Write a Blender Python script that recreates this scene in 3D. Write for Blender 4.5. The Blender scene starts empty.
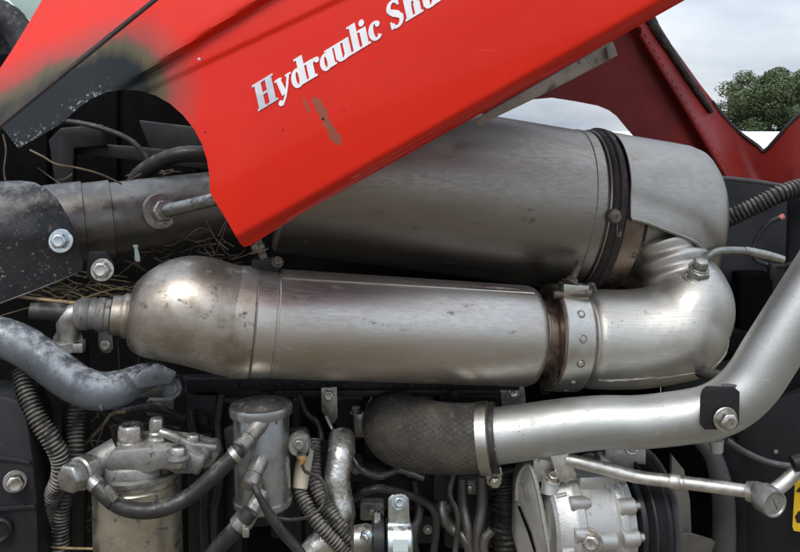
import bpy, bmesh, math, random
from mathutils import Vector, Matrix, geometry
random.seed(7)
PI = math.pi
SC = bpy.context.scene
COL = SC.collection

# ------------------------------------------------------------------ camera
K = 1.4e-3        # metres per photo pixel on the plane y = 0
D = 1.2           # camera to that plane
ZC = 1.5          # camera height; horizon at photo row 140
HZ = 140.0
cam_d = bpy.data.cameras.new('camera'); cam = bpy.data.objects.new('camera', cam_d); COL.objects.link(cam)
cam.location = (0, -D, ZC); cam.rotation_euler = (PI/2, 0, 0)
cam_d.sensor_width = 36; cam_d.lens = 36*D/(800*K)
cam_d.shift_y = -(276-HZ)/800.0
cam_d.clip_start = .02; cam_d.clip_end = 2000
SC.camera = cam

# ------------------------------------------------------------------ world, sun, exposure
SUN_EL, SUN_AZ = math.radians(52), math.radians(200)      # azimuth clockwise from +Y
wd = bpy.data.worlds.new('World'); SC.world = wd; wd.use_nodes = True
nt = wd.node_tree; nt.nodes.clear()
def N(t, nt_=None, **kw):
    n = (nt_ or nt).nodes.new(t)
    for k, v in kw.items(): setattr(n, k, v)
    return n
o_ = N('ShaderNodeOutputWorld'); bg = N('ShaderNodeBackground'); bg.inputs[1].default_value = .11
sky = N('ShaderNodeTexSky', sky_type='NISHITA', sun_disc=False)
sky.sun_elevation = SUN_EL; sky.sun_rotation = SUN_AZ; sky.air_density = 1.2; sky.dust_density = 2.0
tc = N('ShaderNodeTexCoord')
mp = N('ShaderNodeMapping'); mp.inputs['Scale'].default_value = (1.0, 1.0, 2.6); mp.inputs['Location'].default_value = (.3, .55, .1)
nz = N('ShaderNodeTexNoise'); nz.inputs['Scale'].default_value = 2.6; nz.inputs['Detail'].default_value = 7; nz.inputs['Roughness'].default_value = .52
rc = N('ShaderNodeValToRGB'); rc.color_ramp.elements[0].position = .36; rc.color_ramp.elements[0].color = (1.9, 2.6, 3.7, 1)
rc.color_ramp.elements[1].position = .62; rc.color_ramp.elements[1].color = (6.2, 6.5, 7.0, 1)
# overcast dome: zenith brighter than horizon
sp = N('ShaderNodeSeparateXYZ'); mr = N('ShaderNodeMapRange'); mr.inputs['From Min'].default_value = 0; mr.inputs['From Max'].default_value = 1
mr.inputs['To Min'].default_value = .76; mr.inputs['To Max'].default_value = 2.2
ml = N('ShaderNodeVectorMath', operation='SCALE')
mx = N('ShaderNodeMix', data_type='RGBA'); mx.inputs[0].default_value = .86
L = nt.links.new
L(tc.outputs['Generated'], mp.inputs[0]); L(mp.outputs[0], nz.inputs[0]); L(nz.outputs[0], rc.inputs[0])
L(tc.outputs['Generated'], sp.inputs[0]); L(sp.outputs[2], mr.inputs[0])
L(rc.outputs[0], ml.inputs[0]); L(mr.outputs[0], ml.inputs['Scale'])
L(sky.outputs[0], mx.inputs[6]); L(ml.outputs[0], mx.inputs[7]); L(mx.outputs[2], bg.inputs[0]); L(bg.outputs[0], o_.inputs[0])
sd = bpy.data.lights.new('sun', 'SUN'); sd.energy = 1.5; sd.angle = math.radians(24); sd.color = (1, .96, .9)
so = bpy.data.objects.new('sun', sd); COL.objects.link(so)
sdir = Vector((math.sin(SUN_AZ)*math.cos(SUN_EL), math.cos(SUN_AZ)*math.cos(SUN_EL), math.sin(SUN_EL)))
so.rotation_euler = sdir.to_track_quat('Z', 'Y').to_euler(); so.location = (0, -3, 5)
vs = SC.view_settings; SC.display_settings.display_device = 'sRGB'
vs.view_transform = 'Standard'; vs.look = 'None'; vs.gamma = 1; vs.exposure = .56; vs.use_curve_mapping = False
SC.cycles.max_bounces = 8; SC.cycles.glossy_bounces = 5; SC.cycles.diffuse_bounces = 4
SC.cycles.use_denoising = True

# ------------------------------------------------------------------ pixel <-> place
def S(y): return K*(1 + y/D)
def W(px, py, y): return Vector(((px-400)*S(y), y, ZC + (HZ-py)*S(y)))
X_, Y_, Z_ = Vector((1,0,0)), Vector((0,1,0)), Vector((0,0,1))

# ------------------------------------------------------------------ materials
def mat(name, base, rough=.5, metal=0., col2=None, s1=6., lo=.42, hi=.6, dirt=None, damt=.3, ds=40., dsoft=.12,
        dust=0., dustcol=(.32,.28,.22), bump=.15, bs=180., coat=0., scratch=0., stretch=(1,1,1), spec=.5, speck=0., speckcol=(.05,.04,.03), rvar=.12, grain=0., dent=0., dents=16.):
    m = bpy.data.materials.new(name); m.use_nodes = True
    t = m.node_tree; t.nodes.clear(); l = t.links.new
    def nn(ty, **kw): return N(ty, t, **kw)
    out = nn('ShaderNodeOutputMaterial'); p = nn('ShaderNodeBsdfPrincipled'); l(p.outputs[0], out.inputs[0])
    geo = nn('ShaderNodeNewGeometry')
    mapn = nn('ShaderNodeMapping'); mapn.inputs['Scale'].default_value = stretch; l(geo.outputs['Position'], mapn.inputs[0])
    def noise(scale, detail=6, rough_=.6, src=None):
        n = nn('ShaderNodeTexNoise'); n.inputs['Scale'].default_value = scale; n.inputs['Detail'].default_value = detail; n.inputs['Roughness'].default_value = rough_
        l((src or mapn).outputs[0], n.inputs[0]); return n.outputs[0]
    def rng(src, a, b, c=0., d=1.):
        r = nn('ShaderNodeMapRange'); r.interpolation_type = 'SMOOTHSTEP'
        for i, v in enumerate((a, b, c, d)): r.inputs[i+1].default_value = v
        l(src, r.inputs[0]); return r.outputs[0]
    def math_(op, a, b):
        n = nn('ShaderNodeMath', operation=op); n.use_clamp = op in ('MULTIPLY','ADD')
        for i, v in enumerate((a, b)):
            if isinstance(v, (int, float)): n.inputs[i].default_value = v
            else: l(v, n.inputs[i])
        return n.outputs[0]
    def mixc(f, a, b):
        n = nn('ShaderNodeMix', data_type='RGBA')
        if isinstance(f, (int, float)): n.inputs[0].default_value = f
        else: l(f, n.inputs[0])
        for i, v in ((6, a), (7, b)):
            if isinstance(v, tuple): n.inputs[i].default_value = (*v, 1)
            else: l(v, n.inputs[i])
        return n.outputs[2]
    col = tuple(base)
    if col2 is not None: col = mixc(rng(noise(s1), lo, hi), col, tuple(col2))
    rgh = rng(noise(s1*3.1, 8), .3, .7, max(.03, rough-rvar), min(1, rough+rvar))
    met = metal
    cover = None
    if grain > 0:
        mg = nn('ShaderNodeMapping'); mg.inputs['Scale'].default_value = (9, 330, 330); l(geo.outputs['Position'], mg.inputs[0])
        gn = noise(1., 4, .65, mg)
        gm = rng(gn, .3, .7)
        col = mixc(math_('MULTIPLY', gm, grain), col, tuple(c*.55 for c in base))
        rgh = math_('ADD', rgh, math_('MULTIPLY', gm, grain*.35))
    if dirt is not None:
        d = rng(noise(ds, 10, .68), .66-damt*.45, .66-damt*.45+dsoft)
        col = mixc(d, col, tuple(dirt)); cover = d
    if speck > 0:
        sraw = nn('ShaderNodeTexVoronoi'); sraw.inputs['Scale'].default_value = 170; l(geo.outputs['Position'], sraw.inputs[0])
        sm = math_('MULTIPLY', rng(sraw.outputs['Distance'], .20, .08), rng(noise(23, 4), .64-speck*.25, .74-speck*.25))
        col = mixc(sm, col, tuple(speckcol)); cover = sm if cover is None else math_('MAXIMUM', cover, sm)
    if scratch > 0:
        mp2 = nn('ShaderNodeMapping'); mp2.inputs['Rotation'].default_value = (.5, .9, .4); mp2.inputs['Scale'].default_value = (14, 14, 900); l(geo.outputs['Position'], mp2.inputs[0])
        ln = math_('MULTIPLY', rng(noise(1., 2, .5, mp2), .70, .74), rng(noise(30, 3), .50, .60))
        ln = math_('MULTIPLY', ln, scratch*.55)
        col = mixc(ln, col, tuple(min(1, c*1.3+.22) for c in base))
    if dust > 0:
        sx = nn('ShaderNodeSeparateXYZ'); l(geo.outputs['Normal'], sx.inputs[0])
        du = math_('MULTIPLY', rng(sx.outputs[2], -.15, .95), rng(noise(55, 10, .7), .62-dust*.35, .72-dust*.2))
        du = math_('MULTIPLY', du, min(1., .45+dust*.5))
        col = mixc(du, col, tuple(dustcol)); cover = du if cover is None else math_('MAXIMUM', cover, du)
    if cover is not None:
        inv = math_('SUBTRACT', 1., cover)
        if metal > 0: met = math_('MULTIPLY', inv, metal)
        rgh = math_('MAXIMUM', rgh, math_('MULTIPLY', cover, .85))
    if isinstance(col, tuple): p.inputs['Base Color'].default_value = (*col, 1)
    else: l(col, p.inputs['Base Color'])
    l(rgh, p.inputs['Roughness'])
    if isinstance(met, (int, float)): p.inputs['Metallic'].default_value = met
    else: l(met, p.inputs['Metallic'])
    p.inputs['Specular IOR Level'].default_value = spec
    if coat: p.inputs['Coat Weight'].default_value = coat; p.inputs['Coat Roughness'].default_value = .09
    if bump:
        b = nn('ShaderNodeBump'); b.inputs['Strength'].default_value = bump; b.inputs['Distance'].default_value = .0012
        l(noise(bs, 5, .6), b.inputs['Height']); l(b.outputs[0], p.inputs['Normal'])
        if dent:
            b2 = nn('ShaderNodeBump'); b2.inputs['Strength'].default_value = dent; b2.inputs['Distance'].default_value = .006
            l(noise(dents, 2, .5, geo), b2.inputs['Height']); l(b2.outputs[0], b.inputs['Normal'])
    return m

M = {}
M['steel'] = mat('exhaust steel', (.60,.565,.515), .37, 1, (.43,.36,.285), 9, .42, .70, dirt=(.17,.14,.11), damt=.13, ds=70, dsoft=.1, bump=.12, bs=130, scratch=1, speck=.3, rvar=.03, stretch=(.22,1,1), grain=.30, dent=.10, dents=11)
M['dome'] = mat('heat stained dome steel', (.53,.49,.435), .44, 1, (.31,.26,.205), 13, .40, .62, dirt=(.10,.08,.06), damt=.24, ds=60, dsoft=.12, bump=.18, bs=110, scratch=1, dust=.22, dustcol=(.52,.50,.47), rvar=.04, grain=.2, dent=.12, dents=14)
M['dpf'] = mat('filter canister steel', (.325,.30,.265), .40, 1, (.25,.225,.195), 9, .42, .75, dirt=(.10,.085,.07), damt=.10, ds=70, dsoft=.12, bump=.1, bs=130, scratch=.8, speck=.3, rvar=.03, stretch=(.2,1,1), grain=.28, dent=.08, dents=9)
M['shield'] = mat('heat shield steel', (.385,.362,.325), .42, 1, (.31,.287,.25), 12, .45, .7, dirt=(.2,.17,.13), damt=.1, ds=80, bump=.08, bs=130, speck=.3, rvar=.03, scratch=.8, grain=.2, dent=.10, dents=14)
M['elbow'] = mat('elbow steel', (.57,.555,.51), .46, 1, (.48,.455,.41), 12, .45, .7, dirt=(.22,.185,.14), damt=.14, ds=75, dsoft=.14, bump=.2, bs=140, scratch=1, speck=.34, rvar=.03, grain=.22, dent=.22, dents=20)
M['hot'] = mat('heat browned steel', (.19,.145,.115), .45, 1, (.30,.24,.19), 16, .4, .6, dirt=(.07,.05,.035), damt=.3, ds=50, bump=.15)
M['clamp'] = mat('plated clamp steel', (.55,.54,.50), .40, 1, (.42,.40,.35), 12, .4, .65, dirt=(.2,.17,.12), damt=.14, ds=60, bump=.06, rvar=.08, scratch=.5)
M['bolt']    = mat('zinc bolt', (.60,.58,.54), .36, 1, (.4,.37,.32), 60, .4, .65, dirt=(.12,.10,.08), damt=.25, ds=150, bump=.1)
M['rust'] = mat('weathered stud', (.15,.13,.11), .55, .8, (.24,.19,.14), 90, .4, .6, dirt=(.05,.04,.035), damt=.35, ds=150)
M['alu'] = mat('intake pipe aluminium', (.53,.545,.53), .48, 1, (.46,.47,.45), 9, .4, .7, dirt=(.26,.235,.19), damt=.1, ds=90, bump=.08, bs=160, scratch=1, speck=.34, rvar=.03, grain=.22, dent=.12, dents=13, dust=.12)
M['cast'] = mat('cast aluminium', (.53,.525,.50), .46, .85, (.43,.42,.39), 26, .4, .7, dirt=(.13,.115,.09), damt=.17, ds=90, bump=.4, bs=420, dust=.1, rvar=.06)
M['line']    = mat('refrigerant tube aluminium', (.64,.63,.59), .42, .95, (.5,.48,.43), 30, .4, .65, dirt=(.2,.17,.13), damt=.16, ds=80, bump=.08)
M['greyp'] = mat('dusty blue grey pipe', (.085,.095,.108), .45, .3, (.14,.155,.17), 12, .4, .6, dirt=(.035,.036,.04), damt=.18, ds=50, dust=.58, dustcol=(.44,.46,.49), bump=.25, bs=160)
M['dark'] = mat('black painted iron', (.011,.011,.012), .5, 0, (.019,.0185,.018), 14, .4, .65, dust=.34, dustcol=(.06,.055,.048), bump=.3, bs=240, spec=.28)
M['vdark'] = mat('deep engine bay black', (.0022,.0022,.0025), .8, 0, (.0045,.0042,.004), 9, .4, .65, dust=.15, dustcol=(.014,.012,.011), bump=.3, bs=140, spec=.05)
M['shieldk'] = mat('scuffed black shield paint', (.014,.015,.018), .36, 0, (.024,.025,.028), 10, .4, .6, dirt=(.22,.215,.21), damt=.17, ds=170, dsoft=.08, dust=.52, dustcol=(.20,.195,.19), bump=.2, bs=200, scratch=.6, spec=.35)
M['ironpipe'] = mat('dusty grey tube', (.13,.124,.115), .40, .8, (.19,.18,.165), 14, .4, .65, dirt=(.07,.065,.06), damt=.14, ds=80, dust=.34, dustcol=(.24,.225,.205), bump=.2, bs=140, scratch=1, dent=.1)
M['rubber'] = mat('black rubber', (.017,.0165,.016), .46, 0, (.030,.029,.027), 30, .4, .65, dust=.42, dustcol=(.16,.15,.13), bump=.2, bs=200, spec=.35)
M['conduit'] = mat('dusty split conduit', (.022,.0215,.021), .5, 0, (.04,.037,.033), 30, .4, .6, dust=.7, dustcol=(.30,.275,.235), bump=.1, spec=.35)
M['hose'] = mat('woven hose rubber', (.046,.042,.037), .6, 0, (.078,.066,.052), 20, .42, .64, dirt=(.11,.088,.062), damt=.22, ds=130, dsoft=.08, dust=.3, dustcol=(.18,.15,.115), bump=.3, bs=300, spec=.3)
M['filter'] = mat('scratched filter can', (.55,.51,.41), .36, .9, (.40,.37,.295), 16, .4, .62, dirt=(.09,.08,.065), damt=.32, ds=70, dsoft=.12, bump=.15, scratch=1, dust=.15)
M['sep'] = mat('separator can lacquer', (.40,.405,.40), .30, .9, (.27,.27,.265), 12, .4, .65, dirt=(.07,.065,.058), damt=.2, ds=60, dust=.16, dustcol=(.33,.32,.30), bump=.08, scratch=.6)
M['headc'] = mat('dusty filter head casting', (.18,.176,.166), .52, .55, (.27,.262,.245), 24, .4, .65, dirt=(.035,.032,.03), damt=.28, ds=80, dust=.5, dustcol=(.33,.31,.28), bump=.5, bs=320)
M['fit'] = mat('dull nickel fitting', (.40,.39,.36), .40, .9, (.26,.25,.225), 40, .4, .65, dirt=(.07,.063,.055), damt=.25, ds=110, dust=.3, dustcol=(.33,.31,.28), bump=.1, scratch=.4)
M['foil']    = mat('crinkled foil wrap', (.68,.66,.62), .32, .9, (.5,.47,.42), 30, .4, .6, dirt=(.2,.17,.14), damt=.2, ds=70, bump=1.0, bs=110)
M['zinc']    = mat('bright zinc plate', (.72,.78,.77), .28, 1, (.58,.64,.66), 30, .4, .6, dirt=(.2,.2,.18), damt=.12, ds=90, bump=.04)
M['shroud'] = mat('satin black shroud', (.015,.0155,.0175), .45, 0, (.023,.023,.025), 8, .4, .6, dust=.12, dustcol=(.08,.075,.07), bump=.1, bs=90, speck=.12, speckcol=(.12,.11,.10), spec=.3)
M['shroud2'] = mat('grey plastic duct', (.05,.051,.053), .5, 0, (.07,.07,.068), 8, .4, .6, bump=.1, dust=.2, spec=.3)
M['beige'] = mat('dusty beige duct', (.20,.185,.155), .6, 0, (.15,.14,.12), 12, .4, .65, dust=.2, bump=.15)
M['tube']    = mat('grey green sensor tube', (.23,.235,.215), .4, .6, (.3,.3,.28), 40, .4, .6, bump=.05)
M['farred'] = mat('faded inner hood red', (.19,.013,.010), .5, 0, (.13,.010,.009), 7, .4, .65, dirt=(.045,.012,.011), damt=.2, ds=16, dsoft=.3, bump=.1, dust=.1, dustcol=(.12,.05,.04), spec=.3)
M['seal']    = mat('perished rubber seal', (.018,.014,.014), .7, 0, (.035,.022,.02), 40, .4, .6, bump=.6, bs=140)
M['stay']    = mat('dusty galvanised strip', (.27,.25,.205), .6, .35, (.36,.33,.27), 18, .4, .6, dirt=(.13,.11,.085), damt=.3, ds=36, bump=.25)
M['white']   = mat('white print', (.80,.79,.80), .4, .0, (.70,.70,.72), 40, .4, .65, bump=0)
M['silver']  = mat('worn silver print', (.50,.50,.55), .35, .2, (.62,.6,.63), 50, .4, .65, bump=0)
M['black']   = mat('black print', (.01,.01,.01), .5, bump=0)
M['yellow']  = mat('yellow sticker', (.80,.50,.02), .4, bump=0)
M['orange'] = mat('orange connector seal', (.33,.19,.08), .6, bump=.1)
M['cream']   = mat('cream connector', (.5,.44,.33), .5, bump=.1)
M['pink']    = mat('pink wire end', (.7,.22,.22), .5, bump=.1)
M['straw']   = mat('dry straw', (.34,.25,.12), .7, 0, (.2,.15,.08), 60, .4, .6, bump=.1)
M['twig']    = mat('dry brown stem', (.085,.062,.038), .8, 0, (.15,.115,.075), 60, .4, .6, bump=.1)
M['mint']    = mat('pale mint tag', (.55,.68,.62), .4, bump=0)
M['ground'] = mat('brown yard gravel', (.125,.104,.076), .9, 0, (.16,.135,.10), 1.2, .4, .6, bump=.4, bs=30, spec=.2)
M['tunnel']  = mat('white tunnel film', (.86,.87,.87), .45, 0, (.8,.82,.82), .2, .4, .6, bump=0)
M['bark']    = mat('bark', (.06,.05,.04), .9, bump=0)
M['leaf'] = mat('tree leaves', (.062,.088,.040), .6, 0, (.095,.12,.052), .35, .4, .6, bump=0, spec=.3)
M['pane']    = mat('pale green cab glass', (.62,.80,.74), .12, 0, bump=0, spec=.6)  # opaque green tint; the sky's reflection is put into the pale base colour
M['cabk'] = mat('dusty cab rubber', (.02,.02,.022), .55, 0, (.045,.045,.047), 18, .42, .6, dirt=(.13,.13,.13), damt=.2, ds=60, dust=.3, bump=.3, spec=.3)

def red_paint():
    m = mat('red hood paint', (.66,.020,.007), .5, 0, (.60,.017,.006), 3, .4, .65, coat=.30, spec=.12, dent=.10, dents=5, dirt=(.42,.05,.03), damt=.06, ds=110, dsoft=.05, scratch=.35, bump=.05, bs=25, speck=.02, speckcol=(.25,.02,.02), rvar=.06)
    t = m.node_tree; l = t.links.new
    p = next(n for n in t.nodes if n.type == 'BSDF_PRINCIPLED')
    src = p.inputs['Base Color'].links[0].from_socket
    def nn(ty, **kw): return N(ty, t, **kw)
    at = nn('ShaderNodeAttribute', attribute_name='burn')
    geo = nn('ShaderNodeNewGeometry')
    no = nn('ShaderNodeTexNoise'); no.inputs['Scale'].default_value = 1; no.inputs['Detail'].default_value = 9; no.inputs['Roughness'].default_value = .72
    nm = nn('ShaderNodeMapping'); nm.inputs['Rotation'].default_value = (0, -.75, 0); nm.inputs['Scale'].default_value = (90, 20, 14); l(geo.outputs['Position'], nm.inputs[0]); l(nm.outputs[0], no.inputs[0])
    ad = nn('ShaderNodeMath', operation='MULTIPLY_ADD'); l(no.outputs[0], ad.inputs[0]); ad.inputs[1].default_value = .24; ad.inputs[2].default_value = -.12
    sm = nn('ShaderNodeMath', operation='ADD'); l(at.outputs['Fac'], sm.inputs[0]); l(ad.outputs[0], sm.inputs[1])
    # outer fade of red into dull mauve, olive scorched rim, charcoal heart
    r1 = nn('ShaderNodeMapRange'); r1.inputs[1].default_value = .10; r1.inputs[2].default_value = .60; l(sm.outputs[0], r1.inputs[0])
    r2 = nn('ShaderNodeMapRange'); r2.inputs[1].default_value = .50; r2.inputs[2].default_value = .66; l(sm.outputs[0], r2.inputs[0])
    r3 = nn('ShaderNodeMapRange'); r3.inputs[1].default_value = .68; r3.inputs[2].default_value = .86; l(sm.outputs[0], r3.inputs[0])
    cur = src
    for r, c in ((r1, (.24,.065,.055)), (r2, (.095,.080,.048)), (r3, (.017,.020,.022))):
        mxn = nn('ShaderNodeMix', data_type='RGBA'); l(r.outputs[0], mxn.inputs[0]); l(cur, mxn.inputs[6]); mxn.inputs[7].default_value = (*c, 1); cur = mxn.outputs[2]
    # pale scuff flecks along the scorched edge and brown scuff below the lettering
    fl = nn('ShaderNodeAttribute', attribute_name='fleck')
    n2 = nn('ShaderNodeTexNoise'); n2.inputs['Scale'].default_value = 190; n2.inputs['Detail'].default_value = 6; n2.inputs['Roughness'].default_value = .7; l(geo.outputs['Position'], n2.inputs[0])
    f2 = nn('ShaderNodeMath', operation='MULTIPLY_ADD'); l(fl.outputs['Fac'], f2.inputs[0]); f2.inputs[1].default_value = .20; l(n2.outputs[0], f2.inputs[2])
    f3 = nn('ShaderNodeMapRange'); f3.inputs[1].default_value = .72; f3.inputs[2].default_value = .80; l(f2.outputs[0], f3.inputs[0])
    mf = nn('ShaderNodeMix', data_type='RGBA'); l(f3.outputs[0], mf.inputs[0]); l(cur, mf.inputs[6]); mf.inputs[7].default_value = (.22,.225,.225,1)
    ch = nn('ShaderNodeAttribute', attribute_name='scuff')
    n3 = nn('ShaderNodeTexNoise'); n3.inputs['Scale'].default_value = 70; n3.inputs['Detail'].default_value = 7; n3.inputs['Roughness'].default_value = .7; l(geo.outputs['Position'], n3.inputs[0])
    c2 = nn('ShaderNodeMath', operation='MULTIPLY_ADD'); l(ch.outputs['Fac'], c2.inputs[0]); c2.inputs[1].default_value = .5; l(n3.outputs[0], c2.inputs[2])
    c3 = nn('ShaderNodeMapRange'); c3.inputs[1].default_value = .80; c3.inputs[2].default_value = .86; l(c2.outputs[0], c3.inputs[0])
    mc = nn('ShaderNodeMix', data_type='RGBA'); l(c3.outputs[0], mc.inputs[0]); l(mf.outputs[2], mc.inputs[6]); mc.inputs[7].default_value = (.27,.075,.045,1)
    l(mc.outputs[2], p.inputs['Base Color'])
    # burnt area has lost its lacquer
    cw = nn('ShaderNodeMapRange'); cw.inputs[1].default_value = .3; cw.inputs[2].default_value = .7; cw.inputs[3].default_value = .30; cw.inputs[4].default_value = .05
    l(sm.outputs[0], cw.inputs[0]); l(cw.outputs[0], p.inputs['Coat Weight'])
    return m
M['red'] = red_paint()

# ------------------------------------------------------------------ mesh helpers
def obj(name, vf, m, parent=None, smooth=35, attrs=None):
    v, f = vf
    c = Vector((0,0,0))
    for q in v: c += q
    c /= max(1, len(v))
    if parent is None:                       # a thing of one mesh stands on its own base
        c.z = min(q.z for q in v)
    me = bpy.data.meshes.new(name); me.from_pydata([tuple(q-c) for q in v], [], f); me.validate(); me.update()
    bm = bmesh.new(); bm.from_mesh(me); bmesh.ops.recalc_face_normals(bm, faces=bm.faces); bm.to_mesh(me); bm.free()
    if attrs:
        for k, vals in attrs.items():
            a = me.attributes.new(k, 'FLOAT', 'POINT'); a.data.foreach_set('value', vals)
    if smooth:
        me.polygons.foreach_set('use_smooth', [True]*len(me.polygons)); me.set_sharp_from_angle(angle=math.radians(smooth))
    me.materials.append(M[m] if isinstance(m, str) else m)
    o = bpy.data.objects.new(name, me); COL.objects.link(o)
    o['_w'] = tuple(c)
    if parent is not None:
        o.parent = parent; o.location = c - Vector(parent['_w'])
    else: o.location = c
    return o
def tag(o, label, cat, group=None, kind=None):
    if label: o['label'] = label
    if cat: o['category'] = cat
    if group: o['group'] = group
    if kind: o['kind'] = kind
    return o
def thing(name, label, cat, loc, group=None):
    o = bpy.data.objects.new(name, None); COL.objects.link(o); o.location = loc; o['_w'] = tuple(loc); o.empty_display_size = .02
    return tag(o, label, cat, group)

def join(*vfs):
    V, F = [], []
    for v, f in vfs:
        n = len(V); V += list(v); F += [tuple(i+n for i in q) for q in f]
    return V, F
def basis(d):
    d = d.normalized(); h = Z_ if abs(d.z) < .9 else X_
    a = d.cross(h).normalized(); return a, d.cross(a).normalized()
def smooth_path(pts, per=8):
    P = [Vector(p[:3]) if not isinstance(p, Vector) else p for p in pts]
    if len(P) < 3: return P, [i/(len(P)-1) for i in range(len(P))]
    out, tt = [], []; n = len(P)
    for i in range(n-1):
        p0 = P[max(i-1,0)]; p1 = P[i]; p2 = P[i+1]; p3 = P[min(i+2,n-1)]
        if i == 0: p0 = p1*2-p2
        if i == n-2: p3 = p2*2-p1
        for k in range(per):
            t = k/per
            out.append(.5*((2*p1)+(p2-p0)*t+(2*p0-5*p1+4*p2-p3)*t*t+(3*p1-p0-3*p2+p3)*t**3)); tt.append(i+t)
    out.append(P[-1]); tt.append(n-1.)
    return out, [t/(n-1) for t in tt]
def lerp_list(vals, t):
    if isinstance(vals, (int, float)): return vals
    x = t*(len(vals)-1); i = min(int(x), len(vals)-2); return vals[i]+(vals[i+1]-vals[i])*(x-i)
def tube(pts, rad, seg=20, per=8, cap=True, rings=None, amp=0., wob=0.):
    """round tube through points; rings > 0 makes a corrugated conduit"""
    P, T = smooth_path(pts, per)
    if rings:
        Ls = [0]
        for i in range(1, len(P)): Ls.append(Ls[-1]+(P[i]-P[i-1]).length)
        n = int(Ls[-1]/rings)*4; Q, TQ = [], []; j = 0
        for i in range(n+1):
            s = Ls[-1]*i/n
            while j < len(Ls)-2 and Ls[j+1] < s: j += 1
            u = (s-Ls[j])/max(1e-9, Ls[j+1]-Ls[j]); Q.append(P[j].lerp(P[j+1], u)); TQ.append(T[j]+(T[j+1]-T[j])*u)
        P, T = Q, TQ
    V, F = [], []; tan0 = (P[1]-P[0]).normalized(); a, b = basis(tan0)
    for i, p in enumerate(P):
        tn = (P[min(i+1,len(P)-1)]-P[max(i-1,0)]).normalized()
        a = (a - tn*a.dot(tn)).normalized(); b = tn.cross(a)
        r = lerp_list(rad, T[i])
        if rings: r *= 1 + amp*(1 if i % 4 in (1, 2) else -1)
        for k in range(seg):
            an = 2*PI*k/seg; rr = r*(1+wob*math.sin(an*3+i*.7)*math.sin(i*1.3+k))
            V.append(p + a*(rr*math.cos(an)) + b*(rr*math.sin(an)))
    for i in range(len(P)-1):
        for k in range(seg):
            F.append((i*seg+k, i*seg+(k+1)%seg, (i+1)*seg+(k+1)%seg, (i+1)*seg+k))
    if cap: F.append(tuple(range(seg))[::-1]); F.append(tuple((len(P)-1)*seg+k for k in range(seg)))
    return V, F
def lathe(a, d, prof, seg=48, a0=None, a1=None, ref=None):
    """turn profile [(along, radius)] about axis a + d; optional open angle range measured from ref"""
    d = d.normalized()
    if ref is None: u, w = basis(d)
    else: u = (ref-d*ref.dot(d)).normalized(); w = d.cross(u)
    full = a0 is None; n = seg if full else seg+1
    V, F = [], []
    for t, r in prof:
        for k in range(n):
            an = 2*PI*k/seg if full else a0+(a1-a0)*k/seg
            V.append(a + d*t + u*(r*math.cos(an)) + w*(r*math.sin(an)))
    for i in range(len(prof)-1):
        for k in range(seg):
            k2 = (k+1) % n
            F.append((i*n+k, i*n+k2, (i+1)*n+k2, (i+1)*n+k))
    if full:
        if prof[0][1] > 1e-6: F.append(tuple(range(n))[::-1])
        if prof[-1][1] > 1e-6: F.append(tuple((len(prof)-1)*n+k for k in range(n)))
    return V, F
def from_bm(bm):
    bm.verts.index_update(); v = [q.co.copy() for q in bm.verts]; f = [tuple(x.index for x in q.verts) for q in bm.faces]; bm.free(); return v, f
def bevelled(vf, w, seg=2, ang=30):
    bm = bmesh.new(); vs_ = [bm.verts.new(q) for q in vf[0]]
    for f in vf[1]:
        try: bm.faces.new([vs_[i] for i in f])
        except ValueError: pass
    bmesh.ops.remove_doubles(bm, verts=bm.verts, dist=1e-6)
    bmesh.ops.recalc_face_normals(bm, faces=bm.faces)
    ed = [e for e in bm.edges if len(e.link_faces) == 2 and e.calc_face_angle(0) > math.radians(ang)]
    bmesh.ops.bevel(bm, geom=ed, offset=w, segments=seg, profile=.5, affect='EDGES', clamp_overlap=True)
    return from_bm(bm)
def box(c, hx, hy, hz, bev=.002, ax=None):
    ux, uy, uz = ax or (X_, Y_, Z_)
    V = [c+ux*(hx*i)+uy*(hy*j)+uz*(hz*k) for i in (-1,1) for j in (-1,1) for k in (-1,1)]
    F = [(0,1,3,2),(4,6,7,5),(0,4,5,1),(2,3,7,6),(0,2,6,4),(1,5,7,3)]
    return bevelled((V, F), bev) if bev else (V, F)
def slab(poly, y, th, bev=.0015, yf=None):
    """plate whose outline is given in photo pixels, at depth y (or yf(px,py)), thickness th away from the camera"""
    n = len(poly); f = yf or (lambda a, b: y)
    V = [W(px, py, f(px, py)) for px, py in poly]; V += [q + Y_*th for q in V]
    F = [tuple(range(n)), tuple(range(2*n-1, n-1, -1))] + [(i, (i+1) % n, n+(i+1) % n, n+i) for i in range(n)]
    return bevelled((V, F), bev) if bev else (V, F)
def rounded(cx, cy, w, h, r, n=4):
    out = []
    for sx, sy, a0 in ((1,1,0),(-1,1,90),(-1,-1,180),(1,-1,270)):
        for k in range(n+1):
            a = math.radians(a0+90*k/n); out.append((cx+sx*(w-r)+r*math.cos(a), cy+sy*(h-r)+r*math.sin(a)))
    return out
def hexhead(p, d, r, h, washer=1.35):
    """hexagonal bolt head with chamfer and flange"""
    d = d.normalized()
    v, f = lathe(p, d, [(0, r*.99), (h*.82, r), (h, r*.86)], 6)
    parts = [bevelled((v, f), r*.06, 1)]
    if washer: parts.append(lathe(p - d*(h*.22), d, [(0, r*washer), (h*.13, r*washer), (h*.2, r*washer*.95)], 24))
    return join(*parts)
def bolt(parent, p, d, r, h, m='bolt', washer=1.35, socket=False):
    d = d.normalized()
    o = obj('bolt', hexhead(p, d, r, h, washer), m, parent, 30)
    obj('bolt_face', lathe(p+d*(h*1.0+.00005), d, [(0, r*.62), (r*.06, r*.58), (r*.03, r*.42), (r*.03, 0)], 16), m, o, 30)
    return o
CAMV = lambda p: (Vector((0,-D,ZC))-p).normalized()

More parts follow.
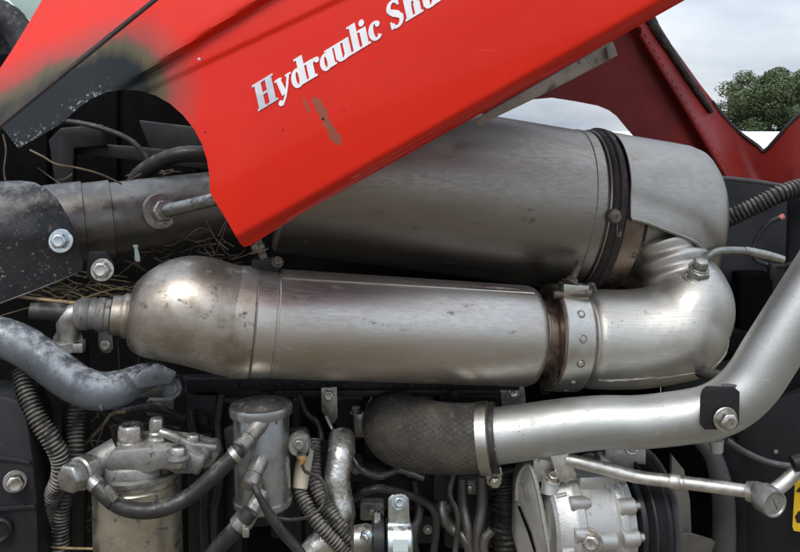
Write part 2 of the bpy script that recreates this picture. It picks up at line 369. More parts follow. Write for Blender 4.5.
def resample(poly, step):
    out = []
    for i in range(len(poly)):
        a = Vector(poly[i]); b = Vector(poly[(i+1) % len(poly)]); n = max(1, int(round((b-a).length/step)))
        for k in range(n): out.append(a.lerp(b, k/n))
    return out
def inside(p, poly):
    c = False; n = len(poly); j = n-1
    for i in range(n):
        a, b = poly[i], poly[j]
        if (a[1] > p[1]) != (b[1] > p[1]) and p[0] < (b[0]-a[0])*(p[1]-a[1])/(b[1]-a[1])+a[0]: c = not c
        j = i
    return c
def sheet(poly, f, th, step=5, attr=None):
    """pressed sheet: pixel outline, depth function f(px,py), real thickness th; returns mesh and attribute values"""
    bd = resample(poly, step); nb = len(bd); pts = list(bd)
    xs = [p.x for p in bd]; ys = [p.y for p in bd]
    cell = {}
    for p in bd: cell.setdefault((int(p.x//step), int(p.y//step)), []).append(p)
    x = min(xs)
    row = 0
    while x < max(xs):
        y = min(ys)+(step*.5 if row % 2 else 0)
        while y < max(ys):
            q = Vector((x, y))
            if inside(q, bd):
                ok = True
                for i in (-1,0,1):
                    for j in (-1,0,1):
                        for c in cell.get((int(x//step)+i, int(y//step)+j), ()):
                            if (c-q).length < step*.6: ok = False
                if ok: pts.append(q)
            y += step
        x += step*.9; row += 1
    r = geometry.delaunay_2d_cdt(pts, [], [list(range(nb))], 1, 1e-5)
    vv, fs = r[0], r[2]
    V = [W(p.x, p.y, f(p.x, p.y)) for p in vv]; n = len(V)
    cnt = {}
    for t in fs:
        for i in range(len(t)):
            e = (t[i], t[(i+1) % len(t)]); cnt[e] = cnt.get(e, 0)+1
    V2 = V + [q + Y_*th for q in V]
    F = [tuple(t) for t in fs] + [tuple(i+n for i in reversed(t)) for t in fs]
    for (a, b) in cnt:
        if (b, a) not in cnt: F.append((b, a, a+n, b+n))
    at = None
    if attr: at = {k: [g(p.x, p.y) for p in vv]*2 for k, g in attr.items()}
    return (V2, F), at
def sst(a, b, x):
    t = max(0., min(1., (x-a)/(b-a))); return t*t*(3-2*t)
def line_d(p, q, px, py):
    """signed pixel distance from the line p->q (positive to the upper-left side)"""
    dx, dy = q[0]-p[0], q[1]-p[1]; l = math.hypot(dx, dy); return ((px-p[0])*dy-(py-p[1])*dx)/l

#==SETTING==
# ================================================================== setting
g = obj('ground', ([Vector((-600,-600,0)),Vector((600,-600,0)),Vector((600,600,0)),Vector((-600,600,0))], [(0,1,2,3)]), 'ground', None, 0)
tag(g, None, None, kind='structure')

def white_tunnel():
    y0 = 70.; s = S(y0)
    pts = []
    n = 14; x0, x1 = W(560,140,y0).x, W(900,140,y0).x
    V, F = [], []
    for x in (x0, x1):
        for k in range(n+1):
            a = PI*k/n; V.append(Vector((x, y0+3.2-3.2*math.cos(a), (ZC+(HZ-131)*s)*math.sin(a)**.8)))
    for k in range(n): F.append((k, k+1, n+2+k, n+1+k))
    F += [tuple(range(n+1)), tuple(range(n+1, 2*n+2))]
    t = thing('polytunnel', 'long low white plastic tunnel in front of the far tree', 'tunnel', Vector(((x0+x1)/2, y0, 0)))
    obj('cover', (V, F), 'tunnel', t, 40)
    obj('base_rail', box(Vector(((x0+x1)/2, y0-.06, .15)), (x1-x0)/2, .04, .15, 0), 'stay', t, 0)
white_tunnel()

def far_tree(px, dist, top, lean, label, seed):
    rnd = random.Random(seed); s = S(dist)
    base = Vector(((px-400)*s, dist, 0)); H = ZC+(HZ-top)*s
    t = thing('tree', label, 'tree', base, 'broadleaf trees in the field')
    br = [tube([base, base+Vector((lean*.3,0,H*.25)), base+Vector((lean,0,H*.55))], [.45,.33,.2], 8, 4)]
    tips = []
    for i in range(9):
        a = rnd.uniform(0, 2*PI); z0 = H*rnd.uniform(.25,.5); e = base+Vector((lean+math.cos(a)*H*.3, math.sin(a)*H*.3, z0+H*rnd.uniform(.1,.33)))
        br.append(tube([base+Vector((lean*.7,0,z0)), (base+Vector((lean,0,z0)))*.5+e*.5+Vector((0,0,.5)), e], [.16,.1,.04], 6, 3)); tips.append(e)
    obj('trunk', join(*br), 'bark', t, 40)
    V, F = [], []
    R = H*.5
    cl = []
    for i in range(120):
        a = rnd.uniform(0, 2*PI); u = rnd.uniform(-.95, 1); r = rnd.uniform(.30, 1)
        c = base+Vector((lean, 0, H*.55))+Vector((math.cos(a)*math.sqrt(1-u*u)*R*1.06*r, math.sin(a)*math.sqrt(1-u*u)*R*r, u*H*.42*r))
        cl.append((c, rnd.uniform(.13, .24)*R*1.35))
    for c, cr in cl:
        for j in range(360):
            q = Vector((rnd.gauss(0,1), rnd.gauss(0,1), rnd.gauss(0,1))).normalized()*cr*rnd.uniform(.55,1.08)
            q.z *= .72; p = c+q
            nrm = (q.normalized()+Vector((rnd.gauss(0,.6), rnd.gauss(0,.6), rnd.gauss(0,.6)))).normalized()
            a, b = basis(nrm); z = rnd.uniform(.09,.17); n = len(V)
            V += [p+a*z, p+b*z*.6, p-a*z, p-b*z*.6]; F.append((n, n+1, n+2, n+3))
    o = obj('crown', (V, F), 'leaf', t, 0); o['kind'] = 'stuff'
far_tree(768, 86, 64, .2, 'rounded broadleaf tree standing behind the white tunnel', 3)
far_tree(822, 92, 70, -.3, 'second broadleaf tree growing against the rounded one', 5)

# cab corner behind the hood (top left)
cb = thing('cab_windscreen', 'pale green cab windscreen with dusty black rubber surround', 'windscreen', W(0, 120, .75))
obj('pane', slab([(-40,-40),(70,-40),(70,60),(45,35),(5,-4),(-40,-16)], .80, .006, 0, lambda a, b: .80+(b)*.0006), 'pane', cb, 0)
obj('rubber_surround', tube([W(-60,-6,.74), W(-10,10,.74), W(14,26,.74), W(34,62,.74), W(50,120,.74)], 15*S(.74), 16, 8, wob=.05), 'cabk', cb)
obj('cowl', slab([(-60,15),(0,22),(20,40),(40,90),(40,150),(-60,150)], .79, .03, .004), 'cabk', cb)

#==HOOD==
# ================================================================== raised hood
E0, E1 = (243,247), (684,0)                 # lower edge of the side panel
A0, A1 = (131,73), (243,0)                  # upper crease
B0, B1 = (147,83), (287,0)                  # lower crease
def fh(px, py):
    v = line_d(E0, E1, px, py)
    y = -.250 + .00000085*(v-70)**2
    y += .018*(1-sst(0, 15, v))**1.6              # lower edge folded inwards
    fade = sst(95, 165, px)
    db = line_d(B0, B1, px, py); da = line_d(A0, A1, px, py); w = max(4., db-da)
    y -= .013*sst(.28*w, .72*w, db)*fade                # step up to the shoulder
    y += .00022*max(0, da)
    d3 = line_d((154,89),(300,20), px, py); y -= .0030*sst(-1, 4, d3)*fade
    dg = math.hypot((px-95), (py-125))           # flare round the arch
    y -= .007*math.exp(-max(0, v-40)**2/8000.)*math.exp(-((px-225)/60.)**2)
    return y
arch = [(18,148)]+[(40,136),(60,124),(78,108),(92,98),(108,91.5),(124,89.5),(140,90.5),(156,95.5),(170,103.5),(183,115),(194,129),(202,144),(207,160),(209.5,176),(210,193)]
lower = [(-6,131),(6,137)]+arch[0:]+[(226,219),(240,243.5),(244,247),(249,245.5),(300,213),(400,157),(500,101.5),(600,46),(690,-5),(900,-122),(800,-300),(520,-286),(200,-106),(190,-25),(161,-2)]
lower = [(2,127.5)]+arch+lower[lower.index((226,219)):]
def burn(px, py):
    # distance from a spine that follows the seam
    d = 1e9
    for (a, b, r) in (((-10,140),(112,92),46.), ((60,100),(118,90),40.)):
        A = Vector(a); B = Vector(b); q = Vector((px,py)); t = max(0, min(1, (q-A).dot(B-A)/(B-A).length_squared)); d = min(d, (q-(A+(B-A)*t)).length/r)
    seam = line_d((2,127.5), (161,-2), px, py)
    base = 1.30-.60*d
    if seam > 0: base -= .12+.0035*seam
    return max(0., min(1., base))
def fleck(px, py):
    d = min(math.hypot(px-a, py-b) for a, b in arch[:9]); return (1-sst(0, 26, d))*(1-sst(100,135,px)) + .35*(1-sst(0,60,px))
def scuff(px, py):
    d = 1e9
    for a, b, r in (((317,101),(338,142),5.5), ((303,99),(310,113),3.)):
        A = Vector(a); B = Vector(b); q = Vector((px,py)); t = max(0, min(1, (q-A).dot(B-A)/(B-A).length_squared)); d = min(d, (q-(A+(B-A)*t)).length/r)
    return max(0., 1-d*.55)
hood = thing('tractor_hood', 'glossy red raised hood with scorched black rear corner and white lettering', 'hood', W(243,247,-.23))
vf, at = sheet(lower, fh, .003, 3, {'burn': burn, 'fleck': fleck, 'scuff': scuff})
o = obj('side_panel', vf, 'red', hood, 50, at); o['label'] = 'red side panel with arched cut-out and scorched end'
upper = [(-40,158),(-40,110),(-2,71),(12,50),(28,24),(44,-4),(64,-45),(210,-45),(157,-2),(0,124)]
vf, at = sheet(upper, lambda px, py: fh(px, py)+.004+.0006*max(0, line_d((0,124),(157,-2),px,py)), .003, 4, {'burn': lambda a, b: min(.80, burn(a,b)), 'fleck': fleck, 'scuff': scuff})
obj('rear_cover', vf, 'red', hood, 50, at)
obj('seam_gap', tube([W(a, b, fh(a, b)+.006) for a, b in ((-30,151.5),(1,126),(40,94),(80,61.5),(120,29),(159,-2),(205,-40))], .0042, 8, 3), 'seal', hood)
def top_panel():
    A = [(150,-80),(200,-108),(360,-198),(520,-288),(800,-302)]
    ys = [-.238,-.20,-.1,.1,.3,.5,.62]; hs_ = [0,.03,.055,.07,.06,.03,-.02]
    V = [Vector((W(a, b, -.24).x, y, W(a, b, -.24).z+h)) for y, h in zip(ys, hs_) for a, b in A]; n = len(A)
    F = [(i*n+k, i*n+k+1, (i+1)*n+k+1, (i+1)*n+k) for i in range(len(ys)-1) for k in range(n-1)]
    m = len(V); return V+[q-Z_*.003 for q in V], F+[tuple(x+m for x in reversed(f)) for f in F]
vf = top_panel()
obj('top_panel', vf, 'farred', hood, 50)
# folded lower return of the panel
obj('edge_flange', sheet([(250,246),(300,214.5),(400,158.5),(500,103),(600,47.5),(700,-8.5),(695,-16),(240,238)], lambda a, b: fh(a, b)+.006, .02, 6)[0], 'red', hood, 40,
    {k: [0.]*len(sheet([(250,246),(300,214.5),(400,158.5),(500,103),(600,47.5),(700,-8.5),(695,-16),(240,238)], fh, .02, 6)[0][0]) for k in ('burn','fleck','scuff')})
for (a, b, rr) in ((199,59,1.7),(205,132,.9),(283,130,.8),(344,110,.7),(323,118.5,1.6)):
    p = W(a, b, fh(a, b)-.0004)
    obj('paint_chip', lathe(p, Vector((0,-1,0)), [(0, rr*S(-.25)), (.0004, rr*.7*S(-.25)), (.0005, 0)], 7), 'silver' if rr == 1.7 else 'black', hood, 0)

# --- lettering -----------------------------------------------------
def strip(pts, ws):
    """calligraphic stroke: quads along a polyline with a width for every point"""
    out = []; P = [Vector(p) for p in pts]; L_, R_ = [], []
    for i, p in enumerate(P):
        t = (P[min(i+1,len(P)-1)]-P[max(i-1,0)]).normalized(); n = Vector((-t.y, t.x))*ws[i]*.5; L_.append(p+n); R_.append(p-n)
    for i in range(len(P)-1): out.append([L_[i], R_[i], R_[i+1], L_[i+1]])
    return out
def rect(x0, y0, x1, y1): return [[Vector((x0,y0)), Vector((x1,y0)), Vector((x1,y1)), Vector((x0,y1))]]
def arc(cx, cy, rx, ry, a0, a1, thick, thin, n=18):
    pts, ws = [], []
    for i in range(n+1):
        a = math.radians(a0+(a1-a0)*i/n); pts.append((cx+rx*math.cos(a), cy+ry*math.sin(a))); ws.append(thin+(thick-thin)*abs(math.cos(a))**1.3)
    return strip(pts, ws)
def ball(cx, cy, r): return [[Vector((cx+r*math.cos(2*PI*k/12), cy+r*math.sin(2*PI*k/12))) for k in range(12)]]
TK, TN, XH = .285, .11, .68
def stem(x, y0, y1, top=True, bot=True, lw=.10):
    q = rect(x-TK/2, y0, x+TK/2, y1)
    if top: q += rect(x-TK/2-lw, y1-.08, x+TK/2, y1)
    if bot: q += rect(x-TK/2-lw*.7, y0, x+TK/2+lw*.9, y0+.08)
    return q
def glyph(c):
    if c == 'H': return stem(.22,0,1)+rect(.10,.92,.44,1)+stem(.70,0,1)+rect(.5,.92,.92,1)+rect(.2,.46,.72,.55), .95
    if c == 'y': return strip([(.02,XH-.04),(.14,XH-.02),(.28,.05)],[.1,.2,.22])+strip([(.60,XH),(.46,.28),(.28,-.08),(.12,-.26),(.02,-.24)],[.11,.1,.1,.1,.1])+ball(.05,-.18,.10)+rect(-.02,XH-.07,.30,XH)+rect(.46,XH-.07,.72,XH), .68
    if c == 'd': return arc(.27,.32,.17,.30,0,360,.21,TN)+stem(.50,0,1.02,True,False)+rect(.5,0,.70,.08), .70
    if c == 'r': return stem(.18,0,XH)+arc(.42,.40,.18,.21,160,50,.10,.12)+ball(.51,.55,.105), .60
    if c == 'a': return arc(.26,.28,.16,.26,0,360,.2,TN)+rect(.36,.0,.36+TK*.95,XH)+rect(.36,0,.70,.08)+rect(.28,XH-.08,.5,XH), .68
    if c == 'u': return stem(.17,.12,XH,True,False)+arc(.33,.17,.16,.14,180,330,TK*.8,.1)+stem(.56,0,XH,True,False)+rect(.5,0,.76,.08), .75
    if c == 'l': return stem(.20,0,1.02), .40
    if c == 'i': return stem(.20,0,XH)+ball(.21,.87,.125), .40
    if c == 'c': return arc(.32,.32,.20,.30,60,320,.23,.09)+ball(.45,.52,.105), .60
    if c == 'S': return arc(.36,.73,.23,.23,30,200,.19,.10)+strip([(.14,.66),(.30,.54),(.46,.44),(.58,.30)],[.17,.24,.24,.17])+arc(.36,.27,.23,.25,20,-160,.19,.10)+rect(.52,.74,.60,1.0)+rect(.08,0,.16,.28), .74
    if c == 'h': return stem(.20,0,1.02)+arc(.42,.42,.16,.22,170,10,TK*.7,.1)+stem(.58,0,.46,False,True,.08), .82
    if c == 't': return stem(.20,.08,.86,False,False)+rect(.02,XH-.08,.42,XH)+arc(.33,.14,.13,.12,180,320,.2,.1), .48
    if c == 'e': return arc(.32,.32,.20,.30,20,320,.22,.09)+rect(.14,.33,.5,.40), .60
    return [], .30
def lettering(text, start, ang, size, shear, parent):
    x = 0.; ca, sa = math.cos(ang), math.sin(ang)
    lt = None
    for i, c in enumerate(text):
        polys, adv = glyph(c)
        if polys:
            vv, ff = [], []
            for q in polys:
                n = len(vv); vv += q; ff.append(list(range(n, n+len(q))))
            r = geometry.delaunay_2d_cdt(vv, [], ff, 1, 1e-5)
            tri = [t for t in r[2] if any(inside(sum((r[0][k] for k in t), Vector((0,0)))/len(t), q) for q in polys)]
            pp = []
            for p in r[0]:
                u = (x+p.x+shear*p.y)*size; w = p.y*size
                px = start[0]+u*ca-w*sa*-1*-1; py = start[1]-u*sa-w*ca
                pp.append(W(px, py, fh(px, py)-.0011))
            n = len(pp)
            cnt = {}
            for t in tri:
                for k in range(len(t)): cnt[(t[k], t[(k+1) % len(t)])] = 1
            F = [tuple(t) for t in tri]+[tuple(k+n for k in reversed(t)) for t in tri]+[(b, a, a+n, b+n) for (a, b) in cnt if (b, a) not in cnt]
            o = obj('letter', (pp+[q+Y_*.0008 for q in pp], F), 'silver' if i < 1 else 'white', parent, 0)
        x += adv
lettering('Hydraulic Shuttle', (258,111.5), math.radians(31.3), 25.5, .34, hood)

# ================================================================== far side of the hood
def ff_(px, py):
    y = .62 + .00030*(px-560)
    r1 = line_d((640,28), (742,200), px, py)            # ridge; positive = upper right
    y -= .030*math.exp(-(r1/7.)**2)
    y += .035*sst(4, 26, r1)
    r2 = line_d((765,150), (752,215), px, py)
    y -= .10*sst(-30, 40, px-765)
    return y
fp = thing('hood_far_side', 'dull dark red inner far side of the hood with arched opening', 'hood panel', W(700,200,.64))
far = [(430,150),(490,115),(510,105),(530,99.5),(552,97.5),(575,101),(598,105.5),(609,110),(617,116),(626,127),(650,155),(690,200),(735,235),(840,240),(840,78),(812,103),(799,114),(782,132),(765,150),(757,144),(738,130),(722,112),(700,84),(680,56),(664,34),(654,22),(640,4),(600,-30),(430,40)]
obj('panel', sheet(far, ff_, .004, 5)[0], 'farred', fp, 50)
obj('edge_seal', tube([W(a, b, ff_(a, b)-.012) for a, b in ((640,8),(650,20),(656,31),(668,48),(684,72),(700,95),(712,112))], [.012,.014,.013,.010,.009,.008,.006], 10, 5, wob=.08), 'seal', fp)
obj('edge_seal', tube([W(a, b, ff_(a, b)) for a, b in ((712,101),(724,116),(738,131),(757,145),(765,150.5),(782,132),(799,114),(812,103),(840,78))], .0042, 8, 4, wob=.1), 'seal', fp)
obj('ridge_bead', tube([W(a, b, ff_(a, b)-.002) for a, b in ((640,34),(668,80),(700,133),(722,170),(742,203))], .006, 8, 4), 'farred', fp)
st = thing('hood_stay', 'dusty beige metal strip under the red hood edge', 'stay', W(480,118,.02))
obj('strip', slab([(474,120),(500,105),(612,41),(618,55),(598,66),(540,96),(494,118),(478,127)], .02, .012, .0015, lambda a, b: .02+.0004*(a-480)), 'stay', st, 30)
obj('end_tab', slab([(606,46),(613,41),(618,55),(609,60)], .02, .004, .001, lambda a, b: .012+.0004*(a-480)), 'stay', st, 30)

#==EXHAUST==
# ================================================================== lower exhaust canister
def frame(p0, p1): return (p1-p0).normalized(), (p1-p0).length
Q0, Q1 = W(150,317,-.06), W(533,335.8,.05); QA, QL = frame(Q0, Q1)
RM = .0735
def qpt(t, r, an):      # point on the canister: t in 0..1, angle 0 = towards camera, 90 = up
    n = -Y_; n = (n-QA*n.dot(QA)).normalized(); u = QA.cross(n); u = u if u.z > 0 else -u
    return Q0+QA*(t*QL)+n*(r*math.cos(math.radians(an)))+u*(r*math.sin(math.radians(an)))
def qdir(an): return (qpt(0,1,an)-Q0).normalized()
can = thing('exhaust_canister', 'long weathered steel exhaust canister with domed stained end', 'exhaust', qpt(.5, RM, -90))
dome = [(-.030,.020),(-.028,.0285)]+[(-.026+.117*(1-math.cos(a)), .029+(RM+.0015-.029)*math.sin(a)**.92) for a in [PI/2*k/16 for k in range(17)]]+[(.100,RM+.001),(.118,RM+.001),(.121,RM-.001)]
dv, df = lathe(Q0, QA, dome, 72)
for q in dv:                                  # the pressed dome swells upwards
    t = (q-Q0).dot(QA); q.z += .0125*math.sin(PI*max(0, min(1, (t+.028)/.140)))**1.2
obj('domed_end', (dv, df), 'dome', can, 35)
tb = .121
obj('shell', lathe(Q0, QA, [(tb-.004,RM-.003),(tb,RM),(tb+.04,RM),(tb+.0415,RM-.0014),(tb+.0435,RM-.0014),(tb+.045,RM),(QL-.013,RM-.0015),(QL-.004,RM-.005),(QL+.001,RM-.012),(QL+.001,RM-.022)], 72), 'steel', can, 35)
def ring(t, w, r, mname, name='band', p0=Q0, ax=QA, parent=can, bev=.0008, seg=64):
    return obj(name, lathe(p0, ax, [(t,r-.004),(t,r-bev),(t+bev,r),(t+w-bev,r),(t+w,r-bev),(t+w,r-.004)], seg), mname, parent, 40)
ring(tb-.013, .026, RM+.0016, 'dome')
obj('weld_bead', lathe(Q0, QA, [(tb+.013,RM),(tb+.0145,RM+.0016),(tb+.016,RM)], 64), 'steel', can, 60)
# long seam along the top of the shell
obj('seam', tube([qpt(t, RM-.0002, 66) for t in (.31,.5,.7,.97)], .0016, 6, 4), 'steel', can)
# rust streak patch and small lug on top
obj('stain_strip', tube([qpt(t, RM-.0004, 72) for t in (.80,.86,.93)], [.0015,.004,.002], 8, 6), 'hot', can)
# lifting stud and bracket on top, under the hood tip
p = qpt(.265, RM, 82)
obj('bracket', box(p+Vector((.002,.012,.006)), .019, .012, .009, .002), 'dark', can, 30)
obj('stud', tube([p+Vector((.002,.008,.004)), p+Vector((-.012,.010,.046))], .0058, 12, 2), 'rust', can)
bolt(can, p+Vector((-.008,.009,.026)), Vector((-.3,.05,1)), .010, .009, 'rust')
bolt(can, p+Vector((.019,-.002,.012)), Vector((.3,-.8,.5)), .006, .006, 'rust')
# neck behind the clamp joint
NQ = Q0+QA*QL
obj('outlet_neck', lathe(NQ, QA, [(-.004,RM-.018),(.006,RM-.018),(.008,RM-.021),(.018,RM-.021),(.020,RM-.017),(.023,RM-.017),(.025,RM-.021),(.034,RM-.021)], 56), 'hot', can, 35)

# inlet neck, elbow fitting and worm clamp on the left of the dome
inl = thing('inlet_elbow', 'small dusty elbow fitting joined to the domed canister end', 'pipe fitting', W(98,330,-.05))
I0 = Q0-QA*.030
obj('flare', lathe(I0, -QA, [(-.004,.029),(.000,.0300),(.003,.0295),(.006,.027),(.010,.0262),(.018,.026),(.0185,.022)], 40), 'dome', inl)
obj('nut_ring', lathe(I0-QA*.018, -QA, [(0,.016),(.002,.021),(.008,.021),(.010,.0225),(.018,.0225),(.020,.020),(.028,.0195),(.030,.021),(.040,.0215),(.044,.018),(.050,.014)], 36), 'headc', inl)
J = I0-QA*.060
obj('elbow', tube([J+QA*.010, J, J-QA*.012+Vector((0,0,-.006)), J-QA*.014+Vector((0,0,-.026)), J-QA*.014+Vector((0,0,-.040))], [.0155,.016,.0155,.0135,.0135], 20, 5), 'fit', inl)
obj('side_stub', tube([J-QA*.002, J-QA*.034, J-QA*.06], [.0125,.0125,.011], 16, 3), 'rubber', inl)
p = W(106,346,-.06)
ear = obj('clamp_ear', slab([(98,330),(112,330),(113,348),(110,353),(102,353),(98,346)], -.06, .004, .001), 'headc', inl)
obj('washer', lathe(W(105.5,345,-.061), Vector((0,-1,0)), [(0,.0075),(.003,.0075),(.004,.006),(.004,.0035),(.001,.0035),(.001,0)], 20), 'bolt', inl, 30)
hz = thing('coolant_hose', 'black rubber hose hanging below the inlet elbow', 'hose', W(74,420,-.02))
obj('hose', tube([J-QA*.014+Vector((0,0,-.036)), W(74,350,-.04), W(74,380,-.03), W(76,430,-.02), W(73,520,-.0), W(73,580,0)], [.019,.0195,.0195,.019,.018,.018], 22, 6), 'rubber', hz)
b0 = J-QA*.014+Vector((0,0,-.042))
ring(-.006, .012, .0225, 'headc', 'hose_clamp', b0, -Z_, hz, .0006, 32)
obj('clamp_screw', box(b0+Vector((.019,-.012,.0)), .007, .006, .006, .001), 'fit', hz, 30)

# ================================================================== V-band clamp joint
VB = NQ+QA*.026; VR = RM+.0035
vb = thing('vband_clamp', 'riveted plated band clamp joining canister and exhaust elbow', 'clamp', VB-Z_*VR)
ring(-.003, .041, VR, 'clamp', 'band', VB, QA, vb, .0012, 72)
obj('inner_flange', lathe(VB, QA, [(-.006,VR-.016),(-.006,VR-.004),(-.004,VR-.002),(.041,VR-.002),(.044,VR-.005),(.044,VR-.016)], 64), 'hot', vb, 35)
def vpt(t, r, an):
    n = -Y_; n = (n-QA*n.dot(QA)).normalized(); u = QA.cross(n); u = u if u.z > 0 else -u
    return VB+QA*t+n*(r*math.cos(math.radians(an)))+u*(r*math.sin(math.radians(an)))
for an in (38, 12, -14, -42, -64):
    q = vpt(.018, VR-.0003, an); dn = (q-vpt(.018, 0, an)).normalized()
    obj('rivet', lathe(q, dn, [(0,.0062),(.0007,.006),(.0010,.0052),(.0007,.0042),(.0007,0)], 18), 'hot', vb, 30)
    obj('rivet_head', lathe(q, dn, [(.0007,.0040),(.0013,.0034),(.0015,0)], 14), 'clamp', vb, 30)
q = vpt(.016, VR, 62)
obj('trunnion', box(q+Vector((0,.006,.006)), .020, .012, .011, .003, (QA, QA.cross(Z_).normalized(), Z_)), 'clamp', vb, 30)
obj('trunnion_pin', tube([q+Vector((-.03,-.004,.002)), q+Vector((.024,.0,.004))], .0058, 14, 2), 'rust', vb)
obj('tee_bolt', tube([q+Vector((-.010,.0,.008)), q+Vector((.008,.022,.034)), q+Vector((.014,.030,.044))], .0050, 12, 3, rings=.0022, amp=.07), 'rust', vb)
bolt(vb, q+Vector((-.004,.006,.016)), Vector((.55,.5,.75)), .0095, .009, 'rust', 1.4)
bolt(vb, q+Vector((.024,.012,.008)), Vector((1,-.2,.3)), .006, .006, 'rust')
obj('loop_strap', tube([q+Vector((.012,.012,.004)), q+Vector((.026,.004,.016)), q+Vector((.032,.012,.004))], .0035, 8, 5), 'rust', vb)

# ================================================================== upper filter canister
DP = lambda x: W(x, 214+.150*(x-600), .19+.00028*(x-600))
D0, D1 = DP(285), DP(581); DA, DL = frame(D0, D1); RD = .1285
dpf = thing('particulate_filter', 'big grey steel filter canister lying under the hood', 'exhaust filter', D0.lerp(D1,.5)-Z_*RD)
def dpt(t, r, an, p0=D0, L=DL):
    n = -Y_; n = (n-DA*n.dot(DA)).normalized(); u = DA.cross(n); u = u if u.z > 0 else -u
    return p0+DA*(t*L)+n*(r*math.cos(math.radians(an)))+u*(r*math.sin(math.radians(an)))
obj('shell', lathe(D0, DA, [(0,RD*.8),(0,RD-.004),(.004,RD),(DL-.030,RD),(DL-.029,RD+.0012),(DL-.014,RD+.0012),(DL-.012,RD-.002),(DL,RD-.002),(DL,RD*.8)], 96), 'dpf', dpf, 35)
#obj('weld_bead', lathe(D0, DA, [(DL*.30,RD),(DL*.30+.0015,RD+.0012),(DL*.30+.003,RD)], 80), 'dpf', dpf, 60)
VC = D1
obj('collar', lathe(VC, DA, [(.006,RD-.004),(.012,RD-.001),(.050,RD-.003),(.060,RD-.012),(.066,RD-.03)], 96), 'hot', dpf, 35)
bd = thing('filter_band_clamp', 'black stained band clamp round the big filter canister', 'clamp', VC-Z_*(RD+.006))
obj('band', lathe(VC, DA, [(-.006,RD-.003),(-.006,RD+.002),(-.003,RD+.005),(.002,RD+.0055),(.005,RD+.009),(.012,RD+.009),(.015,RD+.005),(.018,RD+.003),(.018,RD-.003)], 96), 'seal', bd, 40)
obj('bright_lip', lathe(VC, DA, [(-.010,RD+.0005),(-.010,RD+.003),(-.0075,RD+.004),(-.0065,RD+.0005)], 96), 'dpf', bd, 35)
q = dpt(1, RD+.004, 3); dn = (q-dpt(1, 0, 3)).normalized()
obj('latch', lathe(q+DA*(-.004), dn, [(0,.011),(.006,.0105),(.008,.009),(.009,.0)], 20), 'rust', bd, 30)
obj('latch_tail', box(q+Vector((.004,.0,-.018)), .004, .003, .012, .0015), 'rust', bd, 30)
q = dpt(1, RD+.006, 84)
obj('strap_end', slab([(588,137),(594,132.5),(603,132),(612,139),(606,140)], q.y-.01, .02, .002), 'seal', bd, 30)

# flange spigot + heat shield over the right end
def shield():
    n = -Y_; n = (n-DA*n.dot(DA)).normalized(); u = DA.cross(n); u = u if u.z > 0 else -u
    prof = [(.021,.1345),(.045,.1345),(.075,.134),(.105,.134),(.135,.134),(.162,.1335),(.178,.130),(.188,.121),(.193,.106),(.195,.082)]
    V, F = [], []; nseg = 60
    for layer in (0, 1):
        for i, (t, r) in enumerate(prof):
            lo = 3 - 7*sst(.02,.13,t) - 24*sst(.120,.186,t)       # lower edge drops towards the closed end
            for k in range(nseg+1):
                an = math.radians(lo+(172-lo)*k/nseg); e = k/nseg
                rr = r - .002*layer + .004*math.exp(-(e/.03)**2) - .0022*math.exp(-((e-.08)/.03)**2)
                V.append(VC+DA*t+n*(rr*math.cos(an))+u*(rr*math.sin(an)))
    m = nseg+1; L1 = len(prof)*m
    for i in range(len(prof)-1):
        for k in range(nseg):
            q = (i*m+k, i*m+k+1, (i+1)*m+k+1, (i+1)*m+k); F.append(q); F.append(tuple(x+L1 for x in reversed(q)))
    for i in range(len(prof)-1):
        for k in (0, nseg): F.append((i*m+k, (i+1)*m+k, (i+1)*m+k+L1, i*m+k+L1))
    for k in range(nseg):
        for i in (0, len(prof)-1): F.append((i*m+k, i*m+k+1, i*m+k+1+L1, i*m+k+L1))
    return V, F
hs = thing('heat_shield', 'smooth grey pressed heat shield wrapped over the filter end', 'heat shield', VC+DA*.10+Z_*.0)
obj('shell', shield(), 'shield', hs, 40)
_sv = shield()[0]; _m = 61
obj('rolled_lip', tube([_sv[i*_m] for i in range(9)], .0030, 10, 5), 'shield', hs, 40)
obj('front_lip', tube([_sv[k] for k in range(0, 40, 4)], .0016, 8, 4), 'shield', hs, 40)
obj('end_plate', lathe(VC, DA, [(.189,.118),(.195,.10),(.197,.075),(.197,0)], 64), 'shield', hs, 40)
obj('outlet_cone', lathe(VC, DA, [(.055,RD-.02),(.12,RD-.014),(.17,RD-.018),(.182,RD-.035),(.182,0)], 64), 'shield', dpf, 40)

# ================================================================== exhaust elbow
el = thing('exhaust_elbow', 'bright steel exhaust elbow bending up behind the band clamp', 'exhaust elbow', W(660,390,.07))
e0 = VB+QA*.043
EC = W(677,331.5,.072); er = .0725
leg = [EC, W(689,308,.080), W(688,291,.094), W(680,276,.106)]
path = [e0, e0+QA*.02, W(636,338.5,.072), EC, leg[1], leg[2], leg[3]]
ER = [.066,.0725,.0725,.0725,.0665,.0575,.051]
def ball_mesh(c, r, n=40):
    return lathe(c-Z_*r, Z_, [(r*(1-math.cos(PI*k/n)), max(1e-5, r*math.sin(PI*k/n))) for k in range(n+1)], 56)
eb_ = obj('body', join(tube(path[:4], ER[:4], 56, 8), ball_mesh(EC, er-.0001), tube(leg, [.0705,.0660,.0585,.052], 56, 8)), 'elbow', el, 0)
rm = eb_.modifiers.new('blend', 'REMESH'); rm.mode = 'VOXEL'; rm.voxel_size = .0026; rm.use_smooth_shade = True
sm_ = eb_.modifiers.new('smooth', 'SMOOTH'); sm_.factor = .5; sm_.iterations = 22
obj('start_lip', lathe(e0, QA, [(-.010,.058),(-.004,.060),(.0,.0665),(.004,.0675),(.008,.0665),(.012,.069)], 56), 'elbow', el, 40)
